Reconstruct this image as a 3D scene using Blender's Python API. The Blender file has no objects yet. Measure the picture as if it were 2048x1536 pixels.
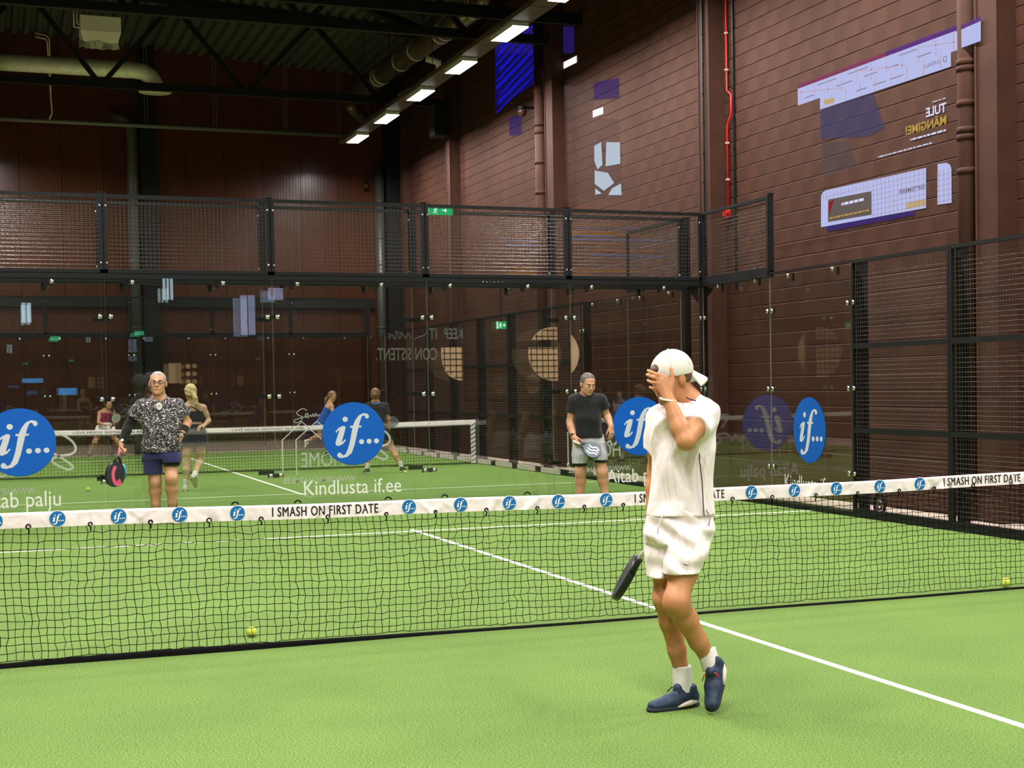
import bpy, bmesh, math, random
import numpy as np
from mathutils import Vector, Matrix, Euler

SC = bpy.context.scene
COL = SC.collection
random.seed(7)
RNG = np.random.default_rng(7)
PI = math.pi

# ------------------------------------------------------------------ camera
cam_d = bpy.data.cameras.new('camera')
cam = bpy.data.objects.new('camera', cam_d)
COL.objects.link(cam)
cam.location = (-4.317, -9.5107, 1.5859)
cam.rotation_euler = (1.5400, 0.0150, -0.3907)
cam_d.sensor_width = 36.0
cam_d.lens = 3060.8 / 2048 * 36.0
cam_d.shift_x = -216.18 / 2048
cam_d.shift_y = 95.28 / 2048
cam_d.clip_start = 0.05
cam_d.clip_end = 200
SC.camera = cam

# ------------------------------------------------------------------ world, exposure
w = bpy.data.worlds.new('hall_ambient')
SC.world = w
w.use_nodes = True
w.node_tree.nodes['Background'].inputs[0].default_value = (0.9, 0.95, 1.0, 1)
w.node_tree.nodes['Background'].inputs[1].default_value = 0.006
SC.view_settings.view_transform = 'Standard'
SC.view_settings.look = 'None'
SC.view_settings.gamma = 1.0
SC.view_settings.use_curve_mapping = False
SC.view_settings.exposure = 0.0
LAMP_W = 280.0                     # watts of one ceiling lamp
LAMP_COL = (1.0, 0.965, 0.925)
SC.cycles.use_denoising = True
SC.cycles.transparent_max_bounces = 40
SC.cycles.max_bounces = 8
SC.cycles.diffuse_bounces = 3
SC.cycles.glossy_bounces = 4
SC.cycles.sample_clamp_indirect = 6.0
SC.cycles.caustics_reflective = False
SC.cycles.caustics_refractive = False

# ------------------------------------------------------------------ main dimensions
XW = 6.15        # right hall wall
XL = -7.5        # left hall wall
YF = 31.6        # far hall wall
YB = -19.0       # wall behind the camera
YB0 = 10.75      # near glass of the far court
COURSE, BLOCK = 0.2086, 0.63

def roofz(x):
    return 10.33 - 0.058 * x

# ------------------------------------------------------------------ helpers
def sock(n, name, v):
    if name in n.inputs:
        n.inputs[name].default_value = v

MATS = {}
def mat(name, col, rough=0.6, metal=0.0, spec=0.4, var=0.0, vscale=8.0, bump=0.0, bscale=60.0, emit=None, estr=0.0, coords='Object', col2=None, sheen=0.0, stretch=None, detail=4.0):
    if name in MATS:
        return MATS[name]
    m = bpy.data.materials.new(name)
    m.use_nodes = True
    nt = m.node_tree
    b = nt.nodes['Principled BSDF']
    c = (*col, 1)
    sock(b, 'Base Color', c); sock(b, 'Roughness', rough); sock(b, 'Metallic', metal)
    sock(b, 'Specular IOR Level', spec)
    if sheen: sock(b, 'Sheen Weight', sheen)
    if emit is not None:
        sock(b, 'Emission Color', (*emit, 1)); sock(b, 'Emission Strength', estr)
    if var > 0 or bump > 0 or col2 is not None:
        tc = nt.nodes.new('ShaderNodeTexCoord')
        src = tc.outputs[coords]
        if stretch is not None:
            mp = nt.nodes.new('ShaderNodeMapping'); mp.inputs['Scale'].default_value = stretch
            nt.links.new(src, mp.inputs['Vector']); src = mp.outputs['Vector']
    if var > 0 or col2 is not None:
        nz = nt.nodes.new('ShaderNodeTexNoise'); nz.inputs['Scale'].default_value = vscale; nz.inputs['Detail'].default_value = detail
        nt.links.new(src, nz.inputs['Vector'])
        rp = nt.nodes.new('ShaderNodeValToRGB')
        lo = tuple(max(0, x * (1 - var)) for x in col); hi = tuple(min(1, x * (1 + var)) for x in col)
        if col2 is not None: lo, hi = col, col2
        rp.color_ramp.elements[0].position = 0.33; rp.color_ramp.elements[1].position = 0.67
        rp.color_ramp.elements[0].color = (*lo, 1); rp.color_ramp.elements[1].color = (*hi, 1)
        nt.links.new(nz.outputs['Fac'], rp.inputs['Fac'])
        nt.links.new(rp.outputs['Color'], b.inputs['Base Color'])
    if bump > 0:
        n2 = nt.nodes.new('ShaderNodeTexNoise'); n2.inputs['Scale'].default_value = bscale; n2.inputs['Detail'].default_value = 3
        nt.links.new(src, n2.inputs['Vector'])
        bp = nt.nodes.new('ShaderNodeBump'); bp.inputs['Strength'].default_value = bump; bp.inputs['Distance'].default_value = 0.02
        nt.links.new(n2.outputs['Fac'], bp.inputs['Height']); nt.links.new(bp.outputs['Normal'], b.inputs['Normal'])
    MATS[name] = m
    return m

def emit_mat(name, col, strength, alpha=1.0):
    if name in MATS: return MATS[name]
    m = bpy.data.materials.new(name); m.use_nodes = True
    nt = m.node_tree; nt.nodes.clear()
    o = nt.nodes.new('ShaderNodeOutputMaterial'); e = nt.nodes.new('ShaderNodeEmission')
    e.inputs[0].default_value = (*col, 1); e.inputs[1].default_value = strength
    if alpha >= 1:
        nt.links.new(e.outputs[0], o.inputs[0])
    else:
        t = nt.nodes.new('ShaderNodeBsdfTransparent'); mx = nt.nodes.new('ShaderNodeMixShader'); mx.inputs[0].default_value = alpha
        nt.links.new(t.outputs[0], mx.inputs[1]); nt.links.new(e.outputs[0], mx.inputs[2]); nt.links.new(mx.outputs[0], o.inputs[0])
    MATS[name] = m
    return m

def glass_mat(name, tint, ior=1.55):
    if name in MATS: return MATS[name]
    m = bpy.data.materials.new(name); m.use_nodes = True
    nt = m.node_tree; nt.nodes.clear()
    o = nt.nodes.new('ShaderNodeOutputMaterial')
    t = nt.nodes.new('ShaderNodeBsdfTransparent'); t.inputs[0].default_value = (*tint, 1)
    g = nt.nodes.new('ShaderNodeBsdfGlossy'); g.inputs['Roughness'].default_value = 0.0; g.inputs[0].default_value = (1, 1, 1, 1)
    fr = nt.nodes.new('ShaderNodeFresnel'); fr.inputs[0].default_value = ior
    # fresnel as for the outer face whichever side is met, so that a thin pane neither bends nor traps light
    geo = nt.nodes.new('ShaderNodeNewGeometry')
    dt = nt.nodes.new('ShaderNodeVectorMath'); dt.operation = 'DOT_PRODUCT'
    nt.links.new(geo.outputs['Incoming'], dt.inputs[0]); nt.links.new(geo.outputs['Normal'], dt.inputs[1])
    ab = nt.nodes.new('ShaderNodeMath'); ab.operation = 'ABSOLUTE'; nt.links.new(dt.outputs['Value'], ab.inputs[0])
    om = nt.nodes.new('ShaderNodeMath'); om.operation = 'SUBTRACT'; om.inputs[0].default_value = 1.0; nt.links.new(ab.outputs[0], om.inputs[1])
    pw = nt.nodes.new('ShaderNodeMath'); pw.operation = 'POWER'; nt.links.new(om.outputs[0], pw.inputs[0]); pw.inputs[1].default_value = 5.0
    f0 = ((ior - 1) / (ior + 1)) ** 2
    mu = nt.nodes.new('ShaderNodeMath'); mu.operation = 'MULTIPLY_ADD'; nt.links.new(pw.outputs[0], mu.inputs[0]); mu.inputs[1].default_value = 1 - f0; mu.inputs[2].default_value = f0
    nt.nodes.remove(fr)
    mx = nt.nodes.new('ShaderNodeMixShader')
    nt.links.new(mu.outputs[0], mx.inputs[0]); nt.links.new(t.outputs[0], mx.inputs[1]); nt.links.new(g.outputs[0], mx.inputs[2])
    nt.links.new(mx.outputs[0], o.inputs[0])
    MATS[name] = m
    return m

class MB:
    """collects geometry; build() links it as ONE mesh object"""
    def __init__(s): s.v = []; s.f = []; s.mi = []
    def add(s, vs, fs, mi=0):
        o = len(s.v); s.v += [tuple(map(float, p)) for p in vs]; s.f += [tuple(i + o for i in f) for f in fs]; s.mi += [mi] * len(fs); return s
    def box(s, lo, hi, mi=0):
        x0, y0, z0 = lo; x1, y1, z1 = hi
        return s.add([(x0,y0,z0),(x1,y0,z0),(x1,y1,z0),(x0,y1,z0),(x0,y0,z1),(x1,y0,z1),(x1,y1,z1),(x0,y1,z1)],
                     [(0,3,2,1),(4,5,6,7),(0,1,5,4),(1,2,6,5),(2,3,7,6),(3,0,4,7)], mi)
    def cbox(s, c, d, mi=0, R=None):
        vs = [Vector((sx*d[0]/2, sy*d[1]/2, sz*d[2]/2)) for sz in (-1,1) for sx, sy in ((-1,-1),(1,-1),(1,1),(-1,1))]
        if R is not None: vs = [R @ v for v in vs]
        vs = [v + Vector(c) for v in vs]
        return s.add(vs, [(0,3,2,1),(4,5,6,7),(0,1,5,4),(1,2,6,5),(2,3,7,6),(3,0,4,7)], mi)
    def beam(s, a, b, w, h, mi=0, up=(0,0,1)):
        a = Vector(a); b = Vector(b); d = (b - a).normalized(); u = Vector(up)
        sd = d.cross(u)
        if sd.length < 1e-4: sd = d.cross(Vector((1,0,0)))
        sd.normalize(); u = sd.cross(d)
        vs = []
        for p in (a, b):
            for sx, sy in ((-1,-1),(1,-1),(1,1),(-1,1)): vs.append(p + sd*(sx*w/2) + u*(sy*h/2))
        return s.add(vs, [(0,1,2,3),(7,6,5,4),(0,4,5,1),(1,5,6,2),(2,6,7,3),(3,7,4,0)], mi)
    def tube(s, pts, r, n=8, mi=0, cap=True):
        pts = [Vector(p) for p in pts]; rs = r if isinstance(r, (list, tuple)) else [r]*len(pts)
        prev = None; rings = []
        for i, p in enumerate(pts):
            d = (pts[min(i+1, len(pts)-1)] - pts[max(i-1, 0)]).normalized()
            if prev is None:
                u = d.cross(Vector((0,0,1)))
                if u.length < 1e-3: u = d.cross(Vector((1,0,0)))
            else:
                u = prev - d * prev.dot(d)
            u.normalize(); prev = u; v = d.cross(u)
            rings.append([p + (u*math.cos(2*PI*k/n) + v*math.sin(2*PI*k/n))*rs[i] for k in range(n)])
        vs = [q for ring in rings for q in ring]; fs = []
        for i in range(len(rings)-1):
            for k in range(n):
                fs.append((i*n+k, i*n+(k+1)%n, (i+1)*n+(k+1)%n, (i+1)*n+k))
        if cap:
            fs.append(tuple(range(n))[::-1]); fs.append(tuple((len(rings)-1)*n + k for k in range(n)))
        return s.add(vs, fs, mi)
    def poly(s, pts, mi=0): return s.add(pts, [tuple(range(len(pts)))], mi)
    def build(s, name, m, parent=None, smooth=False, loc=None):
        me = bpy.data.meshes.new(name); me.from_pydata(s.v, [], s.f)
        for mm in (m if isinstance(m, (list, tuple)) else [m]): me.materials.append(mm)
        if any(s.mi): me.polygons.foreach_set('material_index', s.mi)
        if smooth: me.polygons.foreach_set('use_smooth', [True]*len(s.f))
        me.update()
        return link(name, me, parent, loc)

def link(name, me, parent=None, loc=None):
    o = bpy.data.objects.new(name, me); COL.objects.link(o)
    if parent is not None: o.parent = parent
    if loc is not None: o.location = loc
    return o
def tag(o, label=None, cat=None, group=None, kind=None):
    if label: o['label'] = label
    if cat: o['category'] = cat
    if group: o['group'] = group
    if kind: o['kind'] = kind
    return o
def empty(name, loc=(0,0,0), rz=0.0):
    o = bpy.data.objects.new(name, None); COL.objects.link(o); o.location = loc; o.rotation_euler = (0,0,rz); o.empty_display_size = 0.1
    return o
def adopt(child, parent):
    """parent with the child's coordinates given in world space (parent has only a location)"""
    child.parent = parent; child.location = Vector(child.location) - Vector(parent.location); return child
def copy_tree(o, parent=None):
    c = o.copy(); COL.objects.link(c); c.parent = parent
    for ch in list(o.children): copy_tree(ch, c)
    return c

def tri_fill(outlines):
    """2D outlines -> (verts, faces) of the filled shape (flat, z=0), through a curve"""
    cu = bpy.data.curves.new('outline', 'CURVE'); cu.dimensions = '2D'; cu.fill_mode = 'BOTH'
    for ol in outlines:
        sp = cu.splines.new('POLY'); sp.points.add(len(ol)-1)
        for p, q in zip(sp.points, ol): p.co = (q[0], q[1], 0, 1)
        sp.use_cyclic_u = True
    return curve_geo(cu)
def curve_geo(cu):
    o = bpy.data.objects.new('tmp', cu); COL.objects.link(o)
    dg = bpy.context.evaluated_depsgraph_get(); dg.update()
    me = bpy.data.meshes.new_from_object(o.evaluated_get(dg))
    vs = [tuple(v.co) for v in me.vertices]; fs = [tuple(p.vertices) for p in me.polygons]
    bpy.data.objects.remove(o); bpy.data.curves.remove(cu); bpy.data.meshes.remove(me)
    return vs, fs
def text_geo(body, size=1.0, bold=0.0, shear=0.0, align='CENTER', spacing=1.0):
    cu = bpy.data.curves.new('text', 'FONT'); cu.body = body; cu.size = size; cu.shear = shear
    cu.align_x = align; cu.align_y = 'BOTTOM_BASELINE'; cu.resolution_u = 3; cu.offset = bold; cu.space_character = spacing
    return curve_geo(cu)
def fit_text(body, width, height, **k):
    """text geometry scaled to a width and cap height, left/bottom at 0"""
    vs, fs = text_geo(body, 1.0, **k); a = np.array(vs)
    x0, x1 = a[:,0].min(), a[:,0].max(); y0, y1 = 0.0, a[:,1].max()
    a[:,0] = (a[:,0]-x0)/(x1-x0)*width; a[:,1] = a[:,1]/(y1-y0)*height
    return a, fs
def place2d(mb, vs, fs, origin, ux, uz, sx=1.0, sz=1.0, mi=0):
    o = Vector(origin); ux = Vector(ux); uz = Vector(uz)
    return mb.add([o + ux*(v[0]*sx) + uz*(v[1]*sz) for v in vs], fs, mi)
def disc2d(r, n=40, rx=None): return [((rx or r)*math.cos(2*PI*k/n), r*math.sin(2*PI*k/n)) for k in range(n)]
def catmull(pts, n=8):
    P = [np.array(p, float) for p in pts]; P = [2*P[0]-P[1]] + P + [2*P[-1]-P[-2]]; out = []
    for i in range(1, len(P)-2):
        for k in range(n):
            t = k/n; a, b, c, d = P[i-1], P[i], P[i+1], P[i+2]
            out.append(0.5*((2*b) + (-a+c)*t + (2*a-5*b+4*c-d)*t*t + (-a+3*b-3*c+d)*t**3))
    out.append(P[-2]); return out
def ribbon(pts, w):
    """2D stroke of width w -> verts, faces"""
    pts = [np.array(p[:2], float) for p in pts]; vs = []; fs = []
    for i, p in enumerate(pts):
        d = pts[min(i+1, len(pts)-1)] - pts[max(i-1, 0)]; d /= (np.linalg.norm(d) + 1e-9); n = np.array([-d[1], d[0]])
        vs += [p + n*w/2, p - n*w/2]
    for i in range(len(pts)-1): fs.append((2*i, 2*i+1, 2*i+3, 2*i+2))
    return vs, fs

# shared materials
M_steel = mat('black_powder_coated_steel', (0.0055, 0.006, 0.0065), 0.5, 0.0, 0.22)
M_wire = mat('wire_steel', (0.11, 0.095, 0.085), 0.36, 0.7, 0.5)
M_chrome = mat('chrome_button', (0.62, 0.62, 0.60), 0.22, 1.0)
M_glass = glass_mat('clear_tempered_glass', (0.89, 0.905, 0.885))
M_edge = mat('glass_edge', (0.30, 0.31, 0.27), 0.3, 0.0, 0.5)
M_white = mat('white_vinyl', (0.88, 0.88, 0.86), 0.5)
M_blue = mat('blue_vinyl', (0.000, 0.095, 0.46), 0.55, spec=0.25)
def film_mat():
    m = bpy.data.materials.new('frosted_white_film'); m.use_nodes = True; nt = m.node_tree; nt.nodes.clear()
    o = nt.nodes.new('ShaderNodeOutputMaterial'); d = nt.nodes.new('ShaderNodeBsdfDiffuse'); t = nt.nodes.new('ShaderNodeBsdfTranslucent'); a = nt.nodes.new('ShaderNodeAddShader')
    d.inputs[0].default_value = (0.55, 0.56, 0.53, 1); t.inputs[0].default_value = (0.40, 0.41, 0.39, 1)
    nt.links.new(d.outputs[0], a.inputs[0]); nt.links.new(t.outputs[0], a.inputs[1]); nt.links.new(a.outputs[0], o.inputs[0]); return m
M_decal = film_mat()
# ================================================================== the hall
M_wallbase = mat('mortar_brown', (0.016, 0.007, 0.005), 0.9, spec=0.1)
M_block = mat('painted_block_brown', (0.059, 0.0258, 0.0178), 0.62, spec=0.07, var=0.16, vscale=1.7, bump=0.12, bscale=70, coords='Object')
M_col = mat('column_brown', (0.055, 0.0245, 0.0172), 0.6, spec=0.08, var=0.12, vscale=3, bump=0.05, bscale=50)
M_clad = mat('maroon_metal_cladding', (0.078, 0.026, 0.013), 0.24, 0.0, 0.32, var=0.10, vscale=1.3)
M_dark = mat('dark_grey_steel', (0.007, 0.008, 0.008), 0.55, spec=0.2)
M_deck = mat('dark_roof_deck', (0.080, 0.086, 0.074), 0.45, 0.2, 0.4)
M_conc = mat('pale_pink_concrete', (0.52, 0.40, 0.33), 0.7, var=0.15, vscale=6, bump=0.05, bscale=40)
M_galv = mat('galvanised_duct', (0.74, 0.76, 0.62), 0.42, 0.15, 0.5, var=0.10, vscale=9)
M_brown_duct = mat('brown_spiral_duct', (0.20, 0.17, 0.12), 0.33, 0.7, 0.5, var=0.12, vscale=6)
M_cream = mat('cream_enamel', (0.80, 0.79, 0.66), 0.5)
M_red = mat('red_alarm_pipe', (0.60, 0.018, 0.015), 0.4)

tag(MB().box((XL, YB, -0.25), (XW + 0.3, YF + 0.3, -0.012)).build('floor', M_conc), kind='structure')

def proj_px(p):
    """where a point falls in the 2048 x 1536 frame (used only to rank wall blocks by size in view)"""
    M3 = cam.rotation_euler.to_matrix(); c = M3.transposed() @ (Vector(p) - cam.location)
    return (1024 + 216.18 + 3060.8 * c.x / -c.z, 768 + 95.28 - 3060.8 * c.y / -c.z, -c.z)

# ---- right wall of painted blocks
wall_r = tag(MB().box((XW + 0.006, YB, 0), (XW + 0.3, YF + 0.3, 10.4)).build('wall_right', M_wallbase), 'brown painted block wall on the right of the hall', kind='structure')
def block_geo(L, H, dep=0.016, ch=0.014, cb=0.003):
    y0, y1, z0, z1 = -L/2, L/2, -H/2, H/2
    # the face leans: its foot sits back, its rounded head stands proud and catches the lamps
    prof = [(0.0, z0), (-0.007, z0 + 0.002), (-0.0175, z1 - 0.012), (-0.012, z1 - 0.003), (0.0, z1)]
    vs = [(x, y0, z) for x, z in prof] + [(x, y1, z) for x, z in prof]
    return vs, [(i, i + 1, i + 6, i + 5) for i in range(4)] + [(4, 3, 2, 1, 0), (5, 6, 7, 8, 9)]
cells = []
rows = int(10.2 / COURSE)
for r in range(rows):
    off = (r % 2) * BLOCK / 2
    y = 1.0 + off
    while y < YF - 0.3:
        zc = (r + 0.5) * COURSE; yc = y + BLOCK/2
        cells.append((yc, zc)); y += BLOCK
rank = []
for i, (yc, zc) in enumerate(cells):
    u, v, d = proj_px((XW, yc, zc))
    vis = 0 < u < 2048 and 0 < v < 1536 and zc > 2.9 and not (4.35 < yc < 5.5)
    rank.append((0 if vis else 1, yc, i))
rank.sort(); near = set(i for a, y, i in rank[:296] if a == 0)
bv, bf = block_geo(BLOCK - 0.0012, COURSE - 0.008)
bme = bpy.data.meshes.new('block'); bme.from_pydata(bv, [], bf); bme.materials.append(M_block); bme.update()
rest = MB()
for i, (yc, zc) in enumerate(cells):
    if i in near:
        link('block', bme, wall_r, (XW + 0.006 - random.uniform(0, 0.0015), yc, zc))
    else:
        dx = random.uniform(0, 0.0015)
        rest.add([(XW + 0.006 - dx + a, yc + b, zc + c) for a, b, c in bv], bf)
tag(rest.build('distant_blocks', M_block, wall_r), kind='stuff')

# ---- columns of the right wall
for k, (y0, y1, lb) in enumerate(((4.39, 4.79, 'nearest'), (11.55, 11.95, 'second'), (18.50, 18.96, 'third'), (25.64, 25.98, 'far'))):
    b = MB(); b.box((5.90, y0, 0), (XW, y1, 9.9)); b.box((5.885, y0 - 0.004, 0), (5.90, y0 + 0.03, 9.9)); b.box((5.885, y1 - 0.03, 0), (5.90, y1 + 0.004, 9.9))
    tag(b.build('trim_%d' % (k + 1), M_col), kind='structure')
tag(MB().box((5.95, 30.25, 0), (XW, 30.60, 9.9)).build('trim_5', M_col), kind='structure')

# ---- far wall: ribbed cladding panels, each a part
wall_f = tag(MB().box((XL, YF + 0.02, 0), (XW + 0.3, YF + 0.3, 10.9)).build('wall_far', M_wallbase), 'maroon ribbed metal cladding wall at the far end', kind='structure')
def rib_panel(W=1.0, H=10.7):
    b = MB(); n = 12; pts = []
    for k in range(n):
        x = -W/2 + 0.006 + k * (W - 0.012) / n; s = (W - 0.012) / n
        pts += [(x, 0), (x + s*0.40, 0), (x + s*0.5, -0.012), (x + s*0.9, -0.012)]
    pts.append((W/2 - 0.006, 0))
    vs = []; fs = []
    for (x, y) in pts: vs += [(x, y, 0), (x, y, H)]
    for i in range(len(pts) - 1): fs.append((2*i, 2*i+2, 2*i+3, 2*i+1))
    b.add(vs, fs); return b
proto = None
x = XL + 0.5
while x < XW:
    if proto is None: proto = rib_panel().build('panel', M_clad, wall_f, loc=(x, YF + 0.018, 0))
    else:
        o = proto.copy(); COL.objects.link(o); o.parent = wall_f; o.location = (x, YF + 0.018, 0)
    x += 1.0
# ---- walls out of sight
tag(MB().box((XL - 0.3, YB, 0), (XL, YF + 0.3, 10.9)).build('wall_left', M_clad), kind='structure')
tag(MB().box((XL, YB - 0.3, 0), (XW + 0.3, YB, 10.9)).build('wall_back', M_dark), kind='structure')

# ---- roof deck: trapezoid ribs running away from the camera
def deck():
    b = MB(); pts = []; x = XL; p = 0.28
    while x < XW + 0.3:
        pts += [(x, 0.0), (x + 0.11, 0.0), (x + 0.15, 0.11), (x + 0.24, 0.11)]; x += p
    vs = []; fs = []
    for (x, z) in pts: vs += [(x, YB, roofz(x) + z), (x, YF, roofz(x) + z)]
    for i in range(len(pts) - 1): fs.append((2*i, 2*i+1, 2*i+3, 2*i+2))
    b.add(vs, fs); b.box((XL, YB, 10.95), (XW + 0.3, YF, 11.0)); return b
tag(deck().build('ceiling', M_deck), 'dark corrugated steel roof deck', kind='structure')

# ---- roof trusses
def truss(Y, label, nodes):
    e = empty('roof_truss', (0, Y, 8.3))
    zb = 0.0
    MB().beam((XL, 0, zb), (XW, 0, zb), 0.16, 0.16).build('bottom_chord', M_dark, e)
    MB().beam((XL, 0, roofz(XL) - 8.3 - 0.12), (XW, 0, roofz(XW) - 8.3 - 0.12), 0.18, 0.2).build('top_chord', M_dark, e)
    for xn in nodes:
        for s in (-1, 1):
            xt = xn + s * 1.55
            if xt > XW - 0.1 or xt < XL: continue
            MB().beam((xn + s*0.06, 0, zb + 0.05), (xt, 0, roofz(xt) - 8.3 - 0.2), 0.10, 0.10).build('web_member', M_dark, e)
    tag(e, label, 'roof truss')
truss(25.8, 'far dark steel roof truss above the far court, its zigzag webs before the silver duct', [-5.0, -1.9, 1.2, 4.3])
truss(18.75, 'nearer dark steel roof truss crossing the top of the view', [-5.0, -1.9, 1.2, 4.3])
truss(11.7, 'dark steel roof truss above the glass back wall', [-5.0, -1.9, 1.2, 4.3])
def bracing(a, b, w, label):
    tag(MB().beam(a, b, w, 0.16).build('roof_brace', M_dark), label, 'roof brace')
bracing((-1.2, 19.0, 9.95), (5.9, 25.7, 9.75), 0.18, 'dark diagonal brace under the roof deck sloping down to the right')
bracing((-3.5, 25.5, 10.1), (-1.4, 18.9, 10.0), 0.18, 'dark diagonal brace under the roof at the top left')
tag(MB().beam((XL, 17.55, 8.45), (XW, 17.55, 8.45), 0.12, 0.22).build('tie_beam', M_dark), 'dark tie beam just above the nearer truss chord', 'beam')

# ---- far wall pipes and ducts
def vertical_duct(x, y, r, z1, lab, elbow):
    e = empty('wall_duct', (x, y, 0))
    pts = [(0, 0, 0.0), (0, 0, z1)]
    if elbow: pts += [(-0.06, 0, z1 + 0.18), (-0.22, 0, z1 + 0.30), (-0.5, 0, z1 + 0.36)]
    MB().tube(pts, r, 14).build('duct_pipe', mat('grey_wall_duct', (0.085, 0.088, 0.08), 0.4, 0.4), e, True)
    for z in (1.5, 3.2, 4.9, 5.6, 6.6):
        if z < z1: MB().tube([(0, 0, z), (0, 0, z + 0.05)], r + 0.012, 14).build('joint_ring', mat('grey_wall_duct', (0, 0, 0)), e, True)
    tag(e, lab, 'duct')
vertical_duct(-0.82, 31.3, 0.14, 8.2, 'grey round duct standing beside the dark column on the far wall', True)
vertical_duct(5.55, 31.3, 0.13, 7.6, 'grey round jointed duct in the far right corner', False)
tag(MB().box((-0.62, 31.35, 0), (-0.22, YF + 0.02, 10.3)).build('trim_6', M_dark), kind='structure')
tag(MB().box((5.72, 31.2, 0), (6.12, YF + 0.02, 10.2)).build('trim_7', M_dark), kind='structure')
# dark band low on the far wall
tag(MB().box((XL, 31.45, 3.75), (5.4, YF + 0.02, 4.0)).build('trim_8', M_dark), kind='structure')

e = empty('roof_pipe', (0, 31.1, 8.32))
MB().tube([(XL, 0, 0), (4.62, 0, 0)], 0.06, 10).build('pipe', mat('grey_pipe', (0.16, 0.16, 0.14), 0.4, 0.2), e, True)
MB().tube([(4.62, 0, 0), (4.86, 0, 0)], 0.045, 10).build('end_fitting', mat('pale_fitting', (0.5, 0.5, 0.48), 0.4), e, True)
for xx in (-4.5, -0.5, 1.2, 3.0, 4.4):
    for dx in (0, 0.07):
        MB().tube([(xx + dx, 0, 0.05), (xx + dx, 0, roofz(xx) - 8.32)], 0.008, 5).build('hanger_rod', mat('grey_pipe', (0, 0, 0)), e)
tag(e, 'long thin grey pipe hung level across the far wall under the roof', 'pipe')

e = empty('air_duct', (-0.7, 27.48, 8.98))
r = 0.19
pts = [(-6.3, 0, 0.0), (-0.35, 0, 0.0), (-0.15, 0, -0.03), (0.02, 0, -0.13), (0.10, 0, -0.28), (0.10, 0, -0.42)]
MB().tube(pts, r, 20).build('duct_run', M_galv, e, True)
k = -6.2
while k < -0.4:
    MB().tube([(k, 0, 0), (k + 0.012, 0, 0)], r + 0.006, 20).build('seam_ring', M_galv, e, True); k += 0.21
MB().tube([(0.10, 0, -0.40), (0.10, 0, -0.46), (0.10, 0, -0.49)], [0.2, 0.37, 0.36], 28).build('diffuser', mat('pale_diffuser', (0.62, 0.60, 0.48), 0.5), e, True)
tag(e, 'silver spiral air duct bending down to a round diffuser at the top left', 'air duct')

e = empty('air_duct', (4.72, 21.4, 9.05))
MB().tube([(-0.30, 8.6, 0.0), (0, 0, 0), (0.0, -2.6, 0)], 0.21, 18).build('duct_run', M_brown_duct, e, True)
for yy in (-2.0, -1.7, 0.3, 0.6, 2.4, 3.6, 5.2, 5.5):
    MB().tube([(-0.30*max(yy, 0)/8.6, yy, 0), (-0.30*max(yy, 0)/8.6, yy + 0.03, 0)], 0.222, 18).build('seam_ring', M_galv, e, True)
MB().tube([(0.2, 2.6, -0.1), (0.45, 2.5, -0.2), (0.48, 2.6, -0.42), (0.40, 3.0, -0.55), (0.1, 4.6, -0.58)], 0.085, 10).build('branch_pipe', M_cream, e, True)
MB().tube([(-0.30, 8.5, 0), (-0.1, 8.9, -0.15), (0.5, 9.4, -0.45)], 0.15, 12).build('end_branch', M_brown_duct, e, True)
for yy in (-1.5, 1.5, 4.5, 7.5):
    MB().tube([(-0.18, yy, 0.15), (-0.18, yy, roofz(4.7) - 9.05)], 0.008, 5).build('hanger_rod', M_dark, e)
tag(e, 'brown spiral air duct running away under the roof beside the lamp row', 'air duct')
e = empty('air_duct', (4.75, 18.5, 9.55))
MB().tube([(-1.2, 0, 0.05), (0.9, 0, 0)], 0.16, 14).build('duct_run', M_cream, e, True)
MB().tube([(0.9, 0, 0), (0.9, 0, -0.1)], 0.2, 14).build('end_collar', M_cream, e, True)
tag(e, 'short cream cross duct at the top edge above the lamp row', 'air duct')

# unit heater
e = empty('unit_heater', (-1.95, 25.2, 9.25))
b = MB(); b.box((-0.40, -0.35, -0.02), (0.42, 0.35, 0.30)); b.build('casing', M_cream, e)
b = MB()
b.add([(-0.40, -0.35, -0.02), (0.42, -0.35, -0.02), (0.42, 0.35, -0.02), (-0.40, 0.35, -0.02), (-0.34, -0.28, -0.22), (0.36, -0.28, -0.22), (0.36, 0.28, -0.22), (-0.34, 0.28, -0.22)],
      [(0, 4, 5, 1), (1, 5, 6, 2), (2, 6, 7, 3), (3, 7, 4, 0), (4, 7, 6, 5)])
b.build('outlet_hood', M_cream, e)
for k in range(7):
    x0 = -0.36 + k * 0.11; R = Euler((random.uniform(-.5, .5), random.uniform(-.4, .4), random.uniform(-.4, .4))).to_matrix()
    MB().cbox((x0, -0.22 + random.uniform(-.05, .05), -0.27 + random.uniform(-.03, .03)), (0.15, 0.012, 0.16), R=R).build('louvre_blade', mat('pale_louvre', (0.42, 0.42, 0.36), 0.5), e)
MB().tube([(-0.40, -0.25, 0.05), (-0.52, -0.25, 0.05), (-0.52, -0.25, 0.5)], 0.018, 6).build('supply_pipe', M_cream, e, True)
MB().tube([(-0.40, -0.25, 0.12), (-0.46, -0.25, 0.12), (-0.46, -0.25, 0.5)], 0.014, 6).build('supply_pipe', M_cream, e, True)
for xx in (-0.3, 0.3): MB().tube([(xx, 0, 0.3), (xx, 0, 1.0)], 0.01, 5).build('hanger_rod', M_dark, e)
tag(e, 'cream box unit heater hanging under the roof at the top left', 'heater')
e = empty('conduit', (-2.78, 31.0, 8.35))
MB().tube([(0.0, 0, 0), (0.07, 0, 0.15), (0.05, 0, 0.5), (0.0, 0, 1.9), (-0.05, 0, 1.97), (-0.28, 0, 2.0)], 0.018, 6).build('pipe_bend', M_cream, e, True)
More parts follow.
